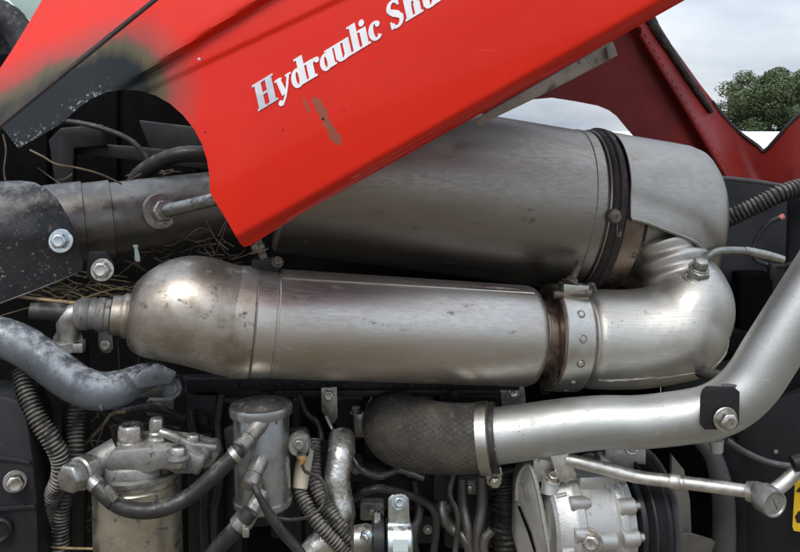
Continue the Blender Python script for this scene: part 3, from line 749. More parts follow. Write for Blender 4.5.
# pressed seam joining the two elbow halves
sm = []
for f in (.02, .25, .5, .75):
    n = Vector((0,-.74,-.67)); n = (n-QA*n.dot(QA)).normalized(); sm.append((e0+QA*.012).lerp(EC, f)+n*(.0722 if f > .1 else .069))
for d_ in ((.05,-.74,-.67),(.35,-.68,-.64),(.62,-.60,-.50),(.81,-.47,-.30),(.90,-.40,-.08)):
    sm.append(EC+Vector(d_).normalized()*.0702)
obj('seam_flange', tube(sm, .0034, 8, 5, wob=.12), 'elbow', el, 40)
# oval boss on the seam
q = sm[2]
ov = obj('oval_boss', lathe(q-Vector((0,-.002,.0)), Vector((0,-.78,-.62)), [(-.002,.0085),(.002,.0085),(.0034,.0070),(.0026,.0048),(.0020,0)], 28), 'elbow', el, 40)
ov.scale = (2.6, 1, .75)
# corrugated collar rising into the filter
cdir = Vector((-.20, .40, .88)).normalized(); c0 = W(679,279,.100)
pr = []
for k, r in enumerate((.050,.056,.056,.0505,.0505,.056,.056,.051,.051,.057,.057,.050)): pr.append((-.006+k*.0056, r))
obj('collar', lathe(c0, cdir, pr, 56), 'elbow', el, 50)
obj('collar_plate', slab([(634,236),(640,222),(662,220),(690,230),(706,246),(712,268),(700,280),(640,292),(634,280)], .215, .004, .002), 'shield', el, 40)
# sensor bung, hex and tube
q = W(697,273,.052)
obj('sensor_recess', lathe(q+Vector((-.004,.006,-.004)), Vector((-.15,-.72,.62)), [(0,.026),(.002,.025),(.004,.020),(.003,.016),(.003,0)], 32), 'hot', el, 40)
sen = thing('sensor_probe', 'brass coloured hex sensor with bent grey tube on the elbow', 'sensor', q)
obj('hex_base', hexhead(q+Vector((0,.0,-.004)), Vector((.15,-.45,.9)), .0175, .012, 1.3), 'fit', sen, 30)
obj('hex_nut', hexhead(q+Vector((.002,-.004,.010)), Vector((.15,-.45,.9)), .0120, .012, 1.25), 'fit', sen, 30)
obj('probe_tube', tube([q+Vector((.004,-.006,.018)), W(703,262,.07), W(710,255,.07), W(720,251,.075), W(738,250.5,.085), W(752,251.5,.09)], [.0062,.0060,.006,.006,.0058,.0055], 14, 6), 'tube', sen)
obj('ferrule', tube([W(744,250.5,.088), W(765,255,.095), W(783,259.5,.10)], [.0068,.0075,.0062], 14, 4), 'fit', sen)

#==RIGHT==
# ================================================================== intake pipe, hose
ip = thing('intake_pipe', 'thick bent silver aluminium intake pipe below the exhaust elbow', 'pipe', W(640,450,-.05))
pp = [W(478,438,-.005), W(515,433.5,-.012), W(560,426.5,-.022), W(600,422.5,-.032), (W(640,422,-.042)), W(682,417.5,-.052), W(711,412,-.058), W(734,400,-.062), W(753,381,-.064), W(770,354.5,-.066), W(790,323,-.068), W(823,271,-.07), W(860,213,-.07)]
obj('pipe', tube(pp, [.0385,.0376,.0364,.0354,.0348,.0350,.0356,.0362,.0366,.0370,.0370,.0370,.0370], 56, 6), 'alu', ip, 60)
# mounting plate with bolt and lug
pl = slab([(703,390),(707,386.5),(734,387),(740,392),(739.5,424),(735,430),(705,430),(700,424.5),(701,396)], -.108, .004, .0012, lambda a, b: -.108+(b-410)*.0000)
o = obj('mount_plate', pl, 'dark', ip, 30); o['label'] = 'black square mounting plate on silver pipe'
obj('plate_spacer', tube([W(722,410,-.104), W(722,410,-.085)], .012, 20, 2), 'dark', ip)
bolt(ip, W(726,420,-.1125), Vector((.12,-1,-.02)), .0118, .012, 'bolt', 1.35)
obj('lug', tube([W(700,372,.02), W(716,376,-.02), W(733,380,-.06), W(744,388,-.075), W(748,392,-.07)], [.0085,.0085,.0085,.010,.009], 14, 5), 'ironpipe', ip)
obj('tab', slab([(722,386),(746,384),(750,390),(746,396),(738,397)], -.09, .01, .002), 'ironpipe', ip, 30)
obj('underside_boss', tube([W(716,440,-.04), W(717,452,-.04)], [.010,.008], 16, 3), 'cast', ip)

rh = thing('intake_hose', 'stubby woven black rubber hose bending into the engine', 'hose', W(430,474,.0))
hp = [W(412,404,.24), W(400,414,.15), W(396,423,.085), W(402,430,.045), W(425,436,.016), W(455,438.5,.004), W(494,437.5,-.008)]
obj('hose', tube(hp, [.047,.048,.050,.051,.0495,.0475,.046], 64, 8), 'hose', rh, 60)
# woven cord wrap: crossing ribs standing proud of the rubber
Hs, Ht = smooth_path(hp, 10)
fr = []; a, b = basis(Hs[1]-Hs[0])
for i, p in enumerate(Hs):
    tn = (Hs[min(i+1,len(Hs)-1)]-Hs[max(i-1,0)]).normalized(); a = (a-tn*a.dot(tn)).normalized(); fr.append((p, a.copy(), tn.cross(a)))
cords = []
for sgn in (1, -1):
    for k in range(38):
        ln = []
        for i in range(10, len(Hs)-2, 1):
            p, a, b = fr[i]; an = 2*PI*k/38+sgn*i*.075; r = lerp_list([.047,.048,.050,.051,.0495,.0475,.046], Ht[i])
            ln.append(p+a*(r*math.cos(an))+b*(r*math.sin(an)))
        cords.append(tube(ln, .0006, 4, 1, False))
o = obj('cord_wrap', join(*cords), 'hose', rh, 0); o['kind'] = 'stuff'
obj('cuff', tube([W(376,402,.14), W(372,412,.10), W(372,424,.075)], .003, 8, 5), 'hose', rh)
hA, hL = frame(W(470,438.5,-.002), W(500,437,-.010)); hc = W(486,438,-.006)
cl = thing('hose_clamp', 'bright worm clamp at the silver pipe end of the woven hose', 'clamp', hc-Z_*.05, 'worm clamps on the hoses')
ring(-.010, .016, .0492, 'clamp', 'band', hc, hA, cl, .0008, 64)
ring(.0085, .007, .0478, 'rubber', 'liner', hc, hA, cl, .001, 64)
q = W(493,474,-.012)
obj('screw_housing', box(q+Vector((0,0,.004)), .012, .008, .006, .0012, (Vector((.97,0,.22)), Y_, Vector((-.22,0,.97)))), 'clamp', cl, 30)
bolt(cl, q+Vector((.001,-.008,-.006)), Vector((.1,-1,-.25)), .0085, .008, 'bolt', 1.25)
obj('band_dimple', lathe(W(493.5,450,-.0528), Vector((.1,-1,-.1)), [(0,.003),(.0008,.002),(.001,0)], 10), 'bolt', cl)
cl = thing('hose_clamp', 'dull worm clamp with upright screw at the engine end of the woven hose', 'clamp', W(357,438,.08), 'worm clamps on the hoses')
ca_ = (Hs[12]-Hs[6]).normalized()
obj('band', lathe(Hs[14], ca_, [(-.007,.046),(-.007,.0495),(.007,.0503),(.007,.046)], 56), 'fit', cl, 40)
obj('screw_housing', box(W(360,424,.105), .0065, .009, .018, .0015), 'fit', cl, 30)
obj('screw', tube([W(357,432,.10), W(356,412,.10)], .0042, 10, 2), 'fit', cl)
bolt(cl, W(356,412,.10), Z_, .0075, .008, 'fit', 1.2)

def tab_bracket(poly, y, bx, by, r, label, m='zinc'):
    t = thing('bracket_tab', label, 'bracket', W(poly[0][0], poly[0][1], y))
    obj('tab', slab(poly, y, .004, .001), m, t, 30)
    bolt(t, W(bx, by, y-.003), Vector((0,-1,.06)), r, .008, 'bolt', 1.2)
tab_bracket([(499,380),(524,380),(526,405),(519,411),(502,411)], .075, 513,391.5, .0095, 'zinc tab with bolt under the clamp end of the canister', 'fit')
tab_bracket([(321,388),(337,387),(337.5,418),(334,424),(325,418),(321,409)], .045, 329,395, .0085, 'narrow grey tab with bolt beside the separator can', 'fit')

# ================================================================== compressor
CC = W(578,521,.03); CAx = Vector((.96,.22,-.03)).normalized(); CR = 62*S(.03)
cp = thing('compressor', 'cast aluminium air conditioning compressor below the silver pipe', 'compressor', CC-Z_*CR)
prof = [(-.066,.055),(-.066,.078),(-.062,.083),(-.040,.0855),(-.036,.089),(-.026,.089),(-.023,.0855),(.022,.0845),(.025,.089),(.031,.0905),(.037,.089),(.040,.084),(.050,.083),(.053,.078),(.056,.05)]
obj('body', lathe(CC, CAx, prof, 64), 'cast', cp, 35)
n_ = -Y_; n_ = (n_-CAx*n_.dot(CAx)).normalized(); u_ = CAx.cross(n_); u_ = u_ if u_.z > 0 else -u_
cpt = lambda t, r, an: CC+CAx*t+n_*(r*math.cos(math.radians(an)))+u_*(r*math.sin(math.radians(an)))
for an in (88, 62, 34, 8, -18):
    obj('flange_boss', lathe(cpt(.024,.0865,an), CAx, [(0,.009),(.002,.0115),(.022,.0115),(.024,.0095)], 20), 'cast', cp, 35)
    bolt(cp, cpt(.050,.0865,an), CAx, .0065, .006, 'bolt', 1.2)
for an in (66, 40, 14, -12):
    obj('rear_boss', lathe(cpt(-.044,.084,an), CAx, [(0,.008),(.002,.010),(.020,.010),(.030,.006)], 18), 'cast', cp, 35)
for an in (48, 0):
    obj('cooling_rib', tube([cpt(-.060,.0825,an), cpt(-.045,.0855,an+1)], [.0035,.003], 8, 3), 'cast', cp)
# through bolt boss on the front
obj('mount_boss', tube([cpt(-.020,.078,6), cpt(.016,.080,5)], [.0165,.0125], 20, 3), 'cast', cp, 40)
q = cpt(-.024,.093,9)
bolt(cp, q, Vector((-.25,-1,.12)), .0115, .011, 'bolt', 1.35)
obj('ear', box(cpt(.004,.088,58), .028, .007, .010, .004, (CAx, n_, u_)), 'cast', cp, 40)
# rear end plate, seen on the left; a black strip paints the shade in its gap
ep = obj('end_plate', slab([(515,486),(518,472),(524,462),(531,461),(537,473),(541,492),(547,520),(556,580),(524,580),(514,540)], -.012, .03, .006, lambda a, b: .012-(a-515)*.0013), 'cast', cp, 40)
obj('plate_border', tube([W(a, b, .010-(a-515)*.0013) for a, b in ((517,500),(518,480),(524,467),(530,466),(535,478),(541,505),(551,560))], .0035, 8, 5), 'cast', ep)
obj('slot_shade', slab([(517.5,507),(520,507),(531,533),(536,552),(534,553),(528,534)], -.02, .004, .0004, lambda a, b: .0095-(a-515)*.0013), 'vdark', ep, 30)
obj('name_tag', slab([(521,484),(525,484),(530,500),(526,501)], -.02, .002, .0004, lambda a, b: .0092-(a-515)*.0013), 'clamp', ep, 30)
# ports on top
obj('port_block', box(W(546,467,.005), .022, .020, .017, .003, (Vector((.97,.1,-.2)).normalized(), Y_, Z_)), 'line', cp, 30)
obj('port_neck', tube([W(551,476,-.02), W(550,494,-.025)], [.0125,.0125], 20, 3), 'cast', cp)
bolt(cp, W(553,478,-.030), Vector((.05,-.5,.85)), .008, .007, 'bolt')
obj('union_block', box(W(562,463,-.025), .013, .012, .020, .003, (Vector((.9,.1,.35)).normalized(), Y_, Vector((-.35,0,.93)).normalized())), 'line', cp, 30)
obj('top_block', box(W(622,457,.045), .030, .020, .020, .004), 'cast', cp, 30)
bolt(cp, W(632,448,.02), Vector((0,-1,.3)), .007, .006, 'bolt')
# pulley and clutch
pu = thing('compressor_pulley', 'black grooved drive pulley on the compressor shaft', 'pulley', CC+CAx*.09-Z_*.09)
PP = CC+CAx*.066
obj('clutch_plate', lathe(PP, CAx, [(-.008,.05),(-.004,.076),(.002,.079),(.006,.076)], 48), 'shroud', pu, 40)
gv = [(.008,.070),(.010,.0915),(.014,.0925)]
for k in range(6): gv += [(.016+k*.0042,.0885),(.0181+k*.0042,.0905)]
gv += [(.043,.0925),(.047,.0915),(.049,.06)]
gv = [(a*.72, b) for a, b in gv]
obj('belt_wheel', lathe(PP, CAx, gv, 72), 'shroud', pu, 25)
obj('front_rim', lathe(PP, CAx, [(.036,.06),(.037,.094),(.039,.097),(.043,.097),(.045,.092),(.045,.05)], 72), 'shroud2', pu, 40)

# refrigerant line
rl = thing('refrigerant_line', 'thin aluminium refrigerant tube running from the compressor to a capped union', 'tube', W(660,482,-.02))
lp = [W(566,459,-.03), W(582,463,-.035), W(610,470,-.038), W(640,477.5,-.042), W(672,481.5,-.05), W(710,486,-.06), W(752,492,-.07)]
obj('tube', tube(lp, .0088, 18, 6), 'line', rl)
obj('crimp', tube([W(668,481,-.049), W(671,481.4,-.05), W(677,482,-.051), W(680,482.5,-.052)], [.0092,.0108,.0108,.0092], 18, 3), 'line', rl)
obj('union_body', tube([W(747,491,-.072), W(757,493,-.080), W(764,496,-.092)], [.0125,.0145,.0155], 24, 4), 'line', rl)
q = W(762,496,-.09); dd = Vector((.32,-1,-.06)).normalized()
obj('cap', lathe(q, dd, [(0,.0175),(.003,.0185),(.020,.0185),(.024,.0172),(.024,.015),(.0225,.014),(.0225,0)], 36), 'tube', rl, 35)
obj('cap_mark', join(tube([q+dd*.0232+Vector((-.008,0,-.003)), q+dd*.0232+Vector((.008,.002,.004))], .0008, 6, 2), tube([q+dd*.0232+Vector((-.003,0,.007)), q+dd*.0232+Vector((.004,.002,-.007))], .0008, 6, 2)), 'ironpipe', rl)
obj('tube', tube([W(769,493,-.075), W(782,485,-.07), W(795,473,-.068), W(815,455,-.066)], .0092, 18, 6), 'line', rl)
obj('end_lug', tube([W(793,464,-.085), W(800,462,-.085), W(808,462,-.085)], .011, 14, 2), 'dark', rl)

# ================================================================== radiator shroud side
sh = thing('radiator_shroud', 'black plastic radiator shroud filling the front of the engine bay', 'shroud', W(760,600,.25))
obj('back_wall', slab([(664,205),(716,180),(740,181),(790,189),(860,196),(860,640),(664,640)], .33, .02, .003), 'shroud', sh, 30)
obj('top_lip', tube([W(700,178,.30), W(718,178,.30), W(742,180,.30), W(770,184,.30), W(800,190,.30)], .0045, 10, 4), 'shroud2', sh)
obj('side_panel', slab([(738,438),(775,400),(840,380),(840,640),(742,640),(736,520)], .16, .02, .004, lambda a, b: .20-(a-740)*.0006), 'shroud', sh, 30)
obj('panel_fold', slab([(790,190),(845,180),(845,420),(775,412),(786,330)], .2, .012, .003, lambda a, b: .26-(a-780)*.001), 'shroud', sh, 30)
obj('mid_wall', slab([(655,440),(742,430),(742,640),(655,640)], .30, .02, .003), 'vdark', sh, 30)
# curved duct mouth
obj('duct_rim', tube([W(690,432,.16), W(712,455,.14), W(722,490,.13), (W(724,530,.13)), W(722,600,.13)], [.010,.014,.017,.018,.018], 18, 6), 'shroud2', sh)
obj('duct_skin', sheet([(712,440),(735,440),(745,470),(748,600),(722,600),(724,520),(718,470)], lambda a, b: .15-.0010*(a-722), .01, 8)[0], 'shroud', sh, 40)
for k in range(8):
    x = 686+k*5
    obj('fan_blade_rib', tube([W(x,448+k*2,.24), W(x+2,500,.235), W(x,570,.24)], .0035, 6, 4), 'vdark', sh)
obj('lower_duct', sheet([(655,540),(690,535),(725,545),(745,560),(745,600),(655,600)], lambda a, b: .12+.0008*(b-540), .01, 8)[0], 'beige', sh, 40)
obj('duct_wall', sheet([(672,455),(684,470),(690,500),(692,545),(700,560),(668,560),(672,500)], lambda a, b: .15, .01, 8)[0], 'beige', sh, 40)
obj('rail', tube([W(726,440,.05), W(745,452,.06), W(768,462,.07), W(792,466,.08), W(820,466,.08)], .0045, 10, 5), 'ironpipe', sh)
obj('scratch_spot', lathe(W(776,452,.172), Vector((0,-1,0)), [(0,.004),(.001,.002),(.001,0)], 7), 'stay', sh, 0)
obj('latch_box', box(W(752,300,.30), .030, .02, .05, .006), 'vdark', sh, 30)
obj('corner_pipe', tube([W(715,350,.2), W(740,345,.2), W(760,352,.2), W(772,372,.2)], .02, 14, 5), 'vdark', sh)

cd = thing('corrugated_conduit', 'short grey corrugated conduit leaving the heat shield towards the shroud', 'conduit', W(757,215,.22))
obj('conduit', tube([W(725,220,.235), W(745,211,.22), W(765,201.5,.21), W(782,193,.205), W(805,186,.21)], .0135, 20, 8, rings=.0068, amp=.10), 'conduit', cd)
wi = thing('wire_loop', 'thin dark wire looping to a pink bare end by the shroud', 'wire', W(770,260,.18))
obj('wire', tube([W(782,217,.17), W(772,221,.17), W(762,230,.17), W(754,246,.17), W(755,259,.165), W(768,265,.16), W(783,266,.15), W(798,262,.14)], .0036, 10, 6), 'rubber', wi)
obj('stripped_end', tube([W(780,218,.17), W(784,215.5,.169)], .0042, 8, 2), 'pink', wi)
cn = thing('cable_clip', 'small dark clip at the wire end below the sensor tube', 'clip', W(773,275,.15))
obj('clip', box(W(772,273,.15), .006, .006, .011, .002), 'dark', cn, 30)
obj('clip_spring', tube([W(770,262,.15), W(771,268,.149)], .003, 8, 2), 'dark', cn)

ws = thing('warning_label', 'narrow yellow warning sticker on the shroud edge', 'sticker', W(800,530,.12))
obj('sticker', slab([(792.5,527),(796,468),(830,463),(830,536),(794,531)], .16, .001, 0, lambda a, b: .1605-(a-740)*.0006), 'yellow', ws, 0)
for poly in ([(796,492),(812,472),(818,494)], [(795,517),(799,511),(803,514),(806,507),(812,512),(810,521),(803,523),(797,523)]):
    obj('pictogram', slab(poly, .16, .0006, 0, lambda a, b: .1595-(a-740)*.0006), 'black', ws, 0)
obj('pictogram', slab([(800,490),(811,477),(815,491)], .16, .0004, 0, lambda a, b: .1589-(a-740)*.0006), 'yellow', ws, 0)

#==LEFT==
# ================================================================== left: hinge tube, shield
HA0, HA1 = W(-60,240,-.02), W(300,196,.16); HAx, HL = frame(HA0, HA1); HR = 38*S(.02)
hg = thing('crossover_tube', 'thick dusty dark tube running under the hood arch', 'tube', HA0.lerp(HA1,.4)-Z_*HR)
obj('tube', lathe(HA0, HAx, [(0,HR),(.30,HR),(HL,HR*.97)], 48), 'ironpipe', hg, 50)
hn = -Y_; hn = (hn-HAx*hn.dot(HAx)).normalized(); hu = HAx.cross(hn); hu = hu if hu.z > 0 else -hu
hpt = lambda t, r, an: HA0+HAx*t+hn*(r*math.cos(math.radians(an)))+hu*(r*math.sin(math.radians(an)))
def tat(px):       # length along the axis where the tube passes photo column px (approx.)
    a, b = 0., HL
    for _ in range(30):
        m = (a+b)/2; q = HA0+HAx*m; x = 400+q.x/S(q.y)
        if x < px: a = m
        else: b = m
    return a
t0 = tat(84); t1 = tat(112)
obj('saddle_band', lathe(HA0, HAx, [(t0-.05,HR+.002),(t0-.05,HR+.006),(t0+.001,HR+.0065),(t0+.002,HR+.0035),(t1,HR+.0035),(t1+.001,HR)], 48), 'ironpipe', hg, 40)
ear = obj('band_ear', slab([(88,252),(106,252),(113,262),(113,275),(108,282),(93,283),(86,276)], -.075, .006, .0015), 'dark', hg, 30)
bolt(hg, W(102,270,-.081), Vector((.1,-1,.12)), .0115, .010, 'bolt', 1.3)
# threaded fitting with rod on the tube
q = hpt(tat(157), HR*.96, 6); dd = Vector((.60,-.78,.10)).normalized()
obj('boss_flange', lathe(q-dd*.004, dd, [(0,.026),(.006,.0265),(.009,.0255),(.010,.021),(.010,0)], 36), 'fit', hg, 35)
obj('hex_nut', bevelled(lathe(q+dd*.006, dd, [(0,.0165),(.011,.0165),(.013,.0145)], 6), .001, 1), 'bolt', hg, 30)
obj('thread', tube([q+dd*.017, q+dd*.028], .0105, 18, 2, rings=.002, amp=.04), 'fit', hg, 30)
r0 = q+dd*.024; r1 = W(222,197.5,-.03)
obj('rod', tube([r0, r0.lerp(r1,.5)+Vector((0,-.004,.0)), r1, W(262,190,.06)], [.0098,.0092,.0092,.0092], 18, 5), 'fit', hg)

ks = thing('tube_shield', 'scuffed black curved shield plate bolted over the left tube end', 'shield', W(40,300,-.1))
def fk(px, py):
    cy = 247-(px)*.105; d = (py-cy)/66.; d = max(-.98, min(.98, d))
    return -.045-.058*math.sqrt(1-d*d)+.0003*px
def fk2(px, py): return fk(px, py) if py < 236 else fk(px, 236)+(py-236)*.00012
vf, _ = sheet([(-40,183),(20,180.5),(34,182.5),(46,189),(57,200),(67,216),(75,234),(80,252),(83,262),(82.5,269),(77,274),(40,289),(-40,320)], fk2, .003, 5)
obj('plate', vf, 'shieldk', ks, 50)
bolt(ks, W(60.5,241,fk2(60.5,241)-.004), Vector((.12,-1,.1)), .0108, .011, 'zinc', 1.45)
obj('fold_edge', tube([W(a, b, fk2(a, b)-.0005) for a, b in ((-40,319),(0,303.5),(40,288.5),(77,273.5))], .0012, 6, 3), 'shieldk', ks)

# grey coolant pipe
gp = thing('coolant_pipe', 'dusty grey blue coolant pipe bending down to a flattened flange', 'pipe', W(100,405,-.1))
obj('pipe', tube([W(-40,330,-.10), W(0,337,-.10), W(25,347,-.105), (W(50,365,-.11)), W(75,383,-.112), W(97,391,-.108), W(120,388,-.095), W(140,379,-.075), W(160,372,-.05)], [.0255,.0250,.0248,.0245,.0245,.0240,.023,.019,.016], 32, 8, wob=.01), 'greyp', gp, 60)
obj('flattened_flange', slab([(132,380),(140,372),(155,364),(176,374),(172,384),(150,388),(136,390)], -.07, .012, .004, lambda a, b: -.118+.0007*(a-132)), 'greyp', gp, 40)
obj('flange_base', slab([(118,384),(150,382),(178,378),(183,388),(180,398),(120,399)], -.03, .02, .004), 'ironpipe', gp, 40)
bolt(gp, W(171,389,-.033), Vector((0,-1,.2)), .011, .006, 'greyp', 1.2)
obj('drip', tube([W(100,404,-.125), W(101,408,-.125), W(102,411,-.124)], [.0025,.0018,.0008], 6, 3), 'greyp', gp)

# conduits lower left
c1 = thing('corrugated_conduit', 'dusty corrugated conduit curving behind the black plastic box', 'conduit', W(45,520,-.06))
obj('conduit', tube([W(22,370,-.07), W(26,392,-.085), W(37,418,-.095), W(51,440,-.095), W(60,458,-.09), W(60,478,-.085), W(48,508,-.06), W(44,540,-.05), W(44,590,-.05)], .0112, 18, 8, rings=.0052, amp=.12), 'conduit', c1)
c2 = thing('corrugated_conduit', 'straighter dusty corrugated conduit hanging beside the fuel filter', 'conduit', W(66,520,-.03))
obj('conduit', tube([W(77,404,-.035), W(76,425,-.04), W(75,450,-.05), W(69,478,-.055), W(63,500,-.055), W(60,530,-.05), W(64,590,-.05)], .0108, 18, 8, rings=.0052, amp=.12), 'conduit', c2)
bxk = thing('plastic_box', 'black moulded plastic box with a grey bolt at the left', 'box', W(15,600,-.08))
obj('body', slab([(-60,398),(4,396),(17,400),(27,420),(33,462),(37,500),(39,600),(-60,600)], -.10, .08, .005), 'shroud', bxk, 30)
obj('step_rib', slab([(-60,448),(20,459),(30,462),(30,465),(20,463),(-60,455)], -.104, .006, .001), 'shroud', bxk, 30)
obj('step_rib', slab([(-60,512),(34,505),(36,509),(-60,517)], -.104, .006, .001), 'shroud', bxk, 30)
bolt(bxk, W(15,482,-.108), Vector((.45,-1,.1)), .0115, .014, 'bolt', 1.25)
obj('hose_stub', lathe(W(0,529,-.105), Vector((.2,-1,0)), [(0,.016),(.006,.016),(.008,.013),(.004,.010),(.004,0)], 28), 'dark', bxk, 35)

# ================================================================== fuel filter
FC = W(137,475,-.085); FR = 43*S(-.085); DN = Vector((.02,0,-1)).normalized()
ff = thing('fuel_filter', 'scratched metal fuel filter can under a dusty cast head', 'fuel filter', FC-Z_*.16)
obj('can', lathe(FC, DN, [(-.010,FR-.006),(-.008,FR-.001),(.0,FR),(.004,FR),(.006,FR-.002),(.008,FR),(.14,FR),(.15,FR-.006),(.155,0)], 64), 'filter', ff, 35)
obj('rolled_rim', lathe(FC, DN, [(-.012,FR-.005),(-.009,FR+.0025),(-.004,FR+.0025),(-.002,FR)], 64), 'fit', ff, 35)
obj('print_mark', slab([(114,514),(118,514),(118,529),(114,529)], 0, .0008, 0, lambda a, b: -.085-FR*.845-.002), mat('green print', (.06,.22,.15), .5, bump=0), ff, 0)
hd = bevelled(lathe(FC-DN*.011, -DN, [(0,FR-.004),(.013,FR-.005),(.016,FR-.012),(.019,FR-.020),(.019,.0)], 48), .001, 1, 40)
head = obj('head', hd, 'headc', ff, 35)
obj('head_arm', slab([(102,466),(112,450),(150,447),(188,452),(204,457),(205,467),(196,475),(176,476),(164,470),(150,474),(130,476.5),(110,476)], -.133, .07, .006), 'headc', ff, 35)
obj('side_arm', slab([(190,448),(214,444),(219,455),(212,468),(192,472)], -.095, .03, .005), 'headc', ff, 35)
def banjo(px, py, y, r, h1, h2, m='fit'):
    p = W(px, py, y)
    obj('banjo_collar', lathe(p-Z_*.014, Z_, [(0,r*1.02),(.002,r*1.1),(.008,r*1.1),(.010,r*.95),(.0145,r)], 28), m, ff, 35)
    b = obj('banjo_bolt', bevelled(lathe(p, Z_, [(0,r*1.02),(h1,r*1.02),(h1+.003,r*.85),(h1+.003,0)], 6), .0008, 1), m, ff, 30)
banjo(131,437,-.105, .0165, .014, 0, 'bolt')
obj('banjo_sphere', lathe(W(131,452,-.105), Z_, [(-.012,.010),(-.008,.016),(0,.0185),(.008,.0175),(.012,.014)], 32), 'bolt', ff, 40)
banjo(157,445,-.11, .0125, .008, 0, 'fit')
banjo(156.5,428,-.108, .0095, .010, 0, 'fit')
obj('riser', tube([W(157,447,-.108), W(157,426,-.108)], .0085, 16, 2), 'fit', ff)
banjo(178,455,-.138, .0105, .008, 0, 'bolt')
obj('nut_washer', lathe(W(178,460,-.138), Z_, [(0,.014),(.003,.015),(.006,.014),(.006,0)], 24), 'headc', ff, 35)
obj('bleed_pipe', tube([W(160,432,-.11), W(172,436,-.11), W(184,442,-.105), W(196,446,-.10), W(215,448,-.09)], [.0065,.0062,.006,.007,.006], 14, 5), 'fit', ff)
banjo(193,441,-.098, .009, .006, 0, 'fit')
# inlet union, left
obj('inlet_arm', tube([W(118,452,-.105), W(100,462,-.115), W(86,470,-.13)], [.019,.0185,.0175], 24, 5), 'headc', ff)
dd = (W(62,482,-.175)-W(92,468,-.13)).normalized()
obj('inlet_union', lathe(W(90,469,-.13), dd, [(0,.019),(.010,.0205),(.018,.0205),(.020,.018)], 32), 'fit', ff, 35)
obj('inlet_hex', bevelled(lathe(W(90,469,-.13)+dd*.020, dd, [(0,.0185),(.016,.0185),(.019,.016),(.019,0)], 6), .001, 1), 'fit', ff, 30)
obj('outlet_nub', tube([W(88,476,-.14), W(94,483,-.15), W(102,489,-.155)], [.011,.0105,.010], 18, 4), 'fit', ff)
fh_ = thing('fuel_hose', 'black fuel hose looping from the fuel filter to the separator can', 'hose', W(140,518,-.17))
obj('hose', tube([W(99,487,-.155), W(108,497,-.16), W(122,507,-.165), W(142,511,-.168), W(165,508,-.165), W(190,496,-.158), W(214,475,-.15), W(234,456,-.142), W(240,450,-.138)], .0098, 20, 8), 'rubber', fh_)
obj('sleeve', tube([W(98,486,-.155), W(108,496,-.16), W(115,502,-.163)], .0112, 20, 5), 'rubber', fh_)
obj('spring_clip', box(W(111,493,-.173), .0045, .003, .010, .001, (Vector((.7,0,.7)), Y_, Vector((-.6,0,.8)).normalized())), 'fit', fh_, 30)
obj('spring_clip', tube([W(233,457,-.142), W(237.5,453,-.14)], .0118, 18, 2), 'fit', fh_)

# ================================================================== separator can
SC0 = W(261,405,-.06); SR = 29*S(-.06)
sp_ = thing('separator_can', 'small upright metallic separator can with rimmed lid and three fittings', 'separator', SC0-Z_*.16)
sdn = Vector((.02,0,-1)).normalized()
obj('can', lathe(SC0, sdn, [(.004,SR-.004),(.008,SR-.0015),(.122,SR-.0015),(.124,SR+.0008),(.130,SR+.0008),(.134,SR-.003),(.136,0)], 56), 'sep', sp_, 35)
obj('lid', lathe(SC0, -sdn, [(-.012,SR),(-.011,SR+.0028),(-.003,SR+.0035),(.001,SR+.002),(.002,SR-.003),(.0005,SR-.006),(.004,SR*.62),(.0065,SR*.3),(.0072,0)], 56), 'sep', sp_, 30)
obj('base_cup', lathe(SC0+sdn*.136, sdn, [(-.004,SR-.004),(.004,SR-.006),(.014,SR-.012),(.016,0)], 40), 'dark', sp_, 35)
def fitting(px, py, y, d, L_, r):
    p = W(px, py, y); d = d.normalized()
    f = obj('fitting', lathe(p, d, [(-.012,r*1.05),(0,r*1.05),(.002,r),(L_*.5,r),(L_*.52,r*.9),(L_*.56,r*.9),(L_*.58,r*1.08),(L_,r*1.08),(L_+.002,r*.9),(L_+.002,0)], 24), 'fit', sp_, 35)
    return p+d*L_
fitting(257,428,-.096, Vector((-.42,-.62,-.42)), .034, .0108)
fitting(258,465,-.096, Vector((-.25,-.75,-.55)), .030, .0112)
fitting(257,500,-.096, Vector((-.35,-.65,-.55)), .034, .0108)
obj('mount_ear', slab([(223,430),(234,426),(236,460),(226,456)], -.05, .012, .003), 'dark', sp_, 30)
obj('mount_ear', slab([(288,429),(306,429),(311,440),(308,458),(290,455)], -.05, .012, .003), 'dark', sp_, 30)
sl = thing('solenoid_button', 'round dusty button valve with orange seal beside the separator can', 'valve', W(300,460,-.06))
obj('boss', lathe(W(299,443,-.055), Vector((.1,-1,.05)), [(0,.016),(.010,.0155),(.014,.013),(.016,.0125)], 30), 'headc', sl, 35)
bolt(sl, W(299,444,-.072), Vector((.1,-1,.05)), .0075, .007, 'fit', 1.2)
obj('seal', tube([W(299,454,-.065), W(303,459,-.066), W(301,465,-.066)], [.006,.0055,.003], 12, 4), 'orange', sl)
h2 = thing('drain_hose', 'short ribbed hose with spring clamp under the lowest separator fitting', 'hose', W(225,545,-.13))
obj('hose', tube([W(250,511,-.135), W(243,521,-.137), W(230,535,-.137), W(215,552,-.135), W(195,580,-.13)], .0105, 18, 6, wob=.02), 'rubber', h2)
obj('spring_clamp', tube([W(244,519,-.137), W(238,526,-.137)], .0128, 20, 2), 'fit', h2)
obj('clamp_tang', box(W(246,532,-.15), .004, .003, .006, .001), 'fit', h2, 30)
h3 = thing('vent_hose', 'thin black hose curving down from the middle separator fitting', 'hose', W(275,530,-.13))
obj('hose', tube([W(254,486,-.132), W(260,498,-.137), W(270,515,-.137), W(283,533,-.132), W(298,550,-.13), W(320,580,-.13)], [.0042,.0042,.0062,.0066,.0066,.0066], 14, 6), 'rubber', h3)
w2 = thing('wire_loop', 'thin dark wire looping right of the separator can', 'wire', W(310,520,-.1))
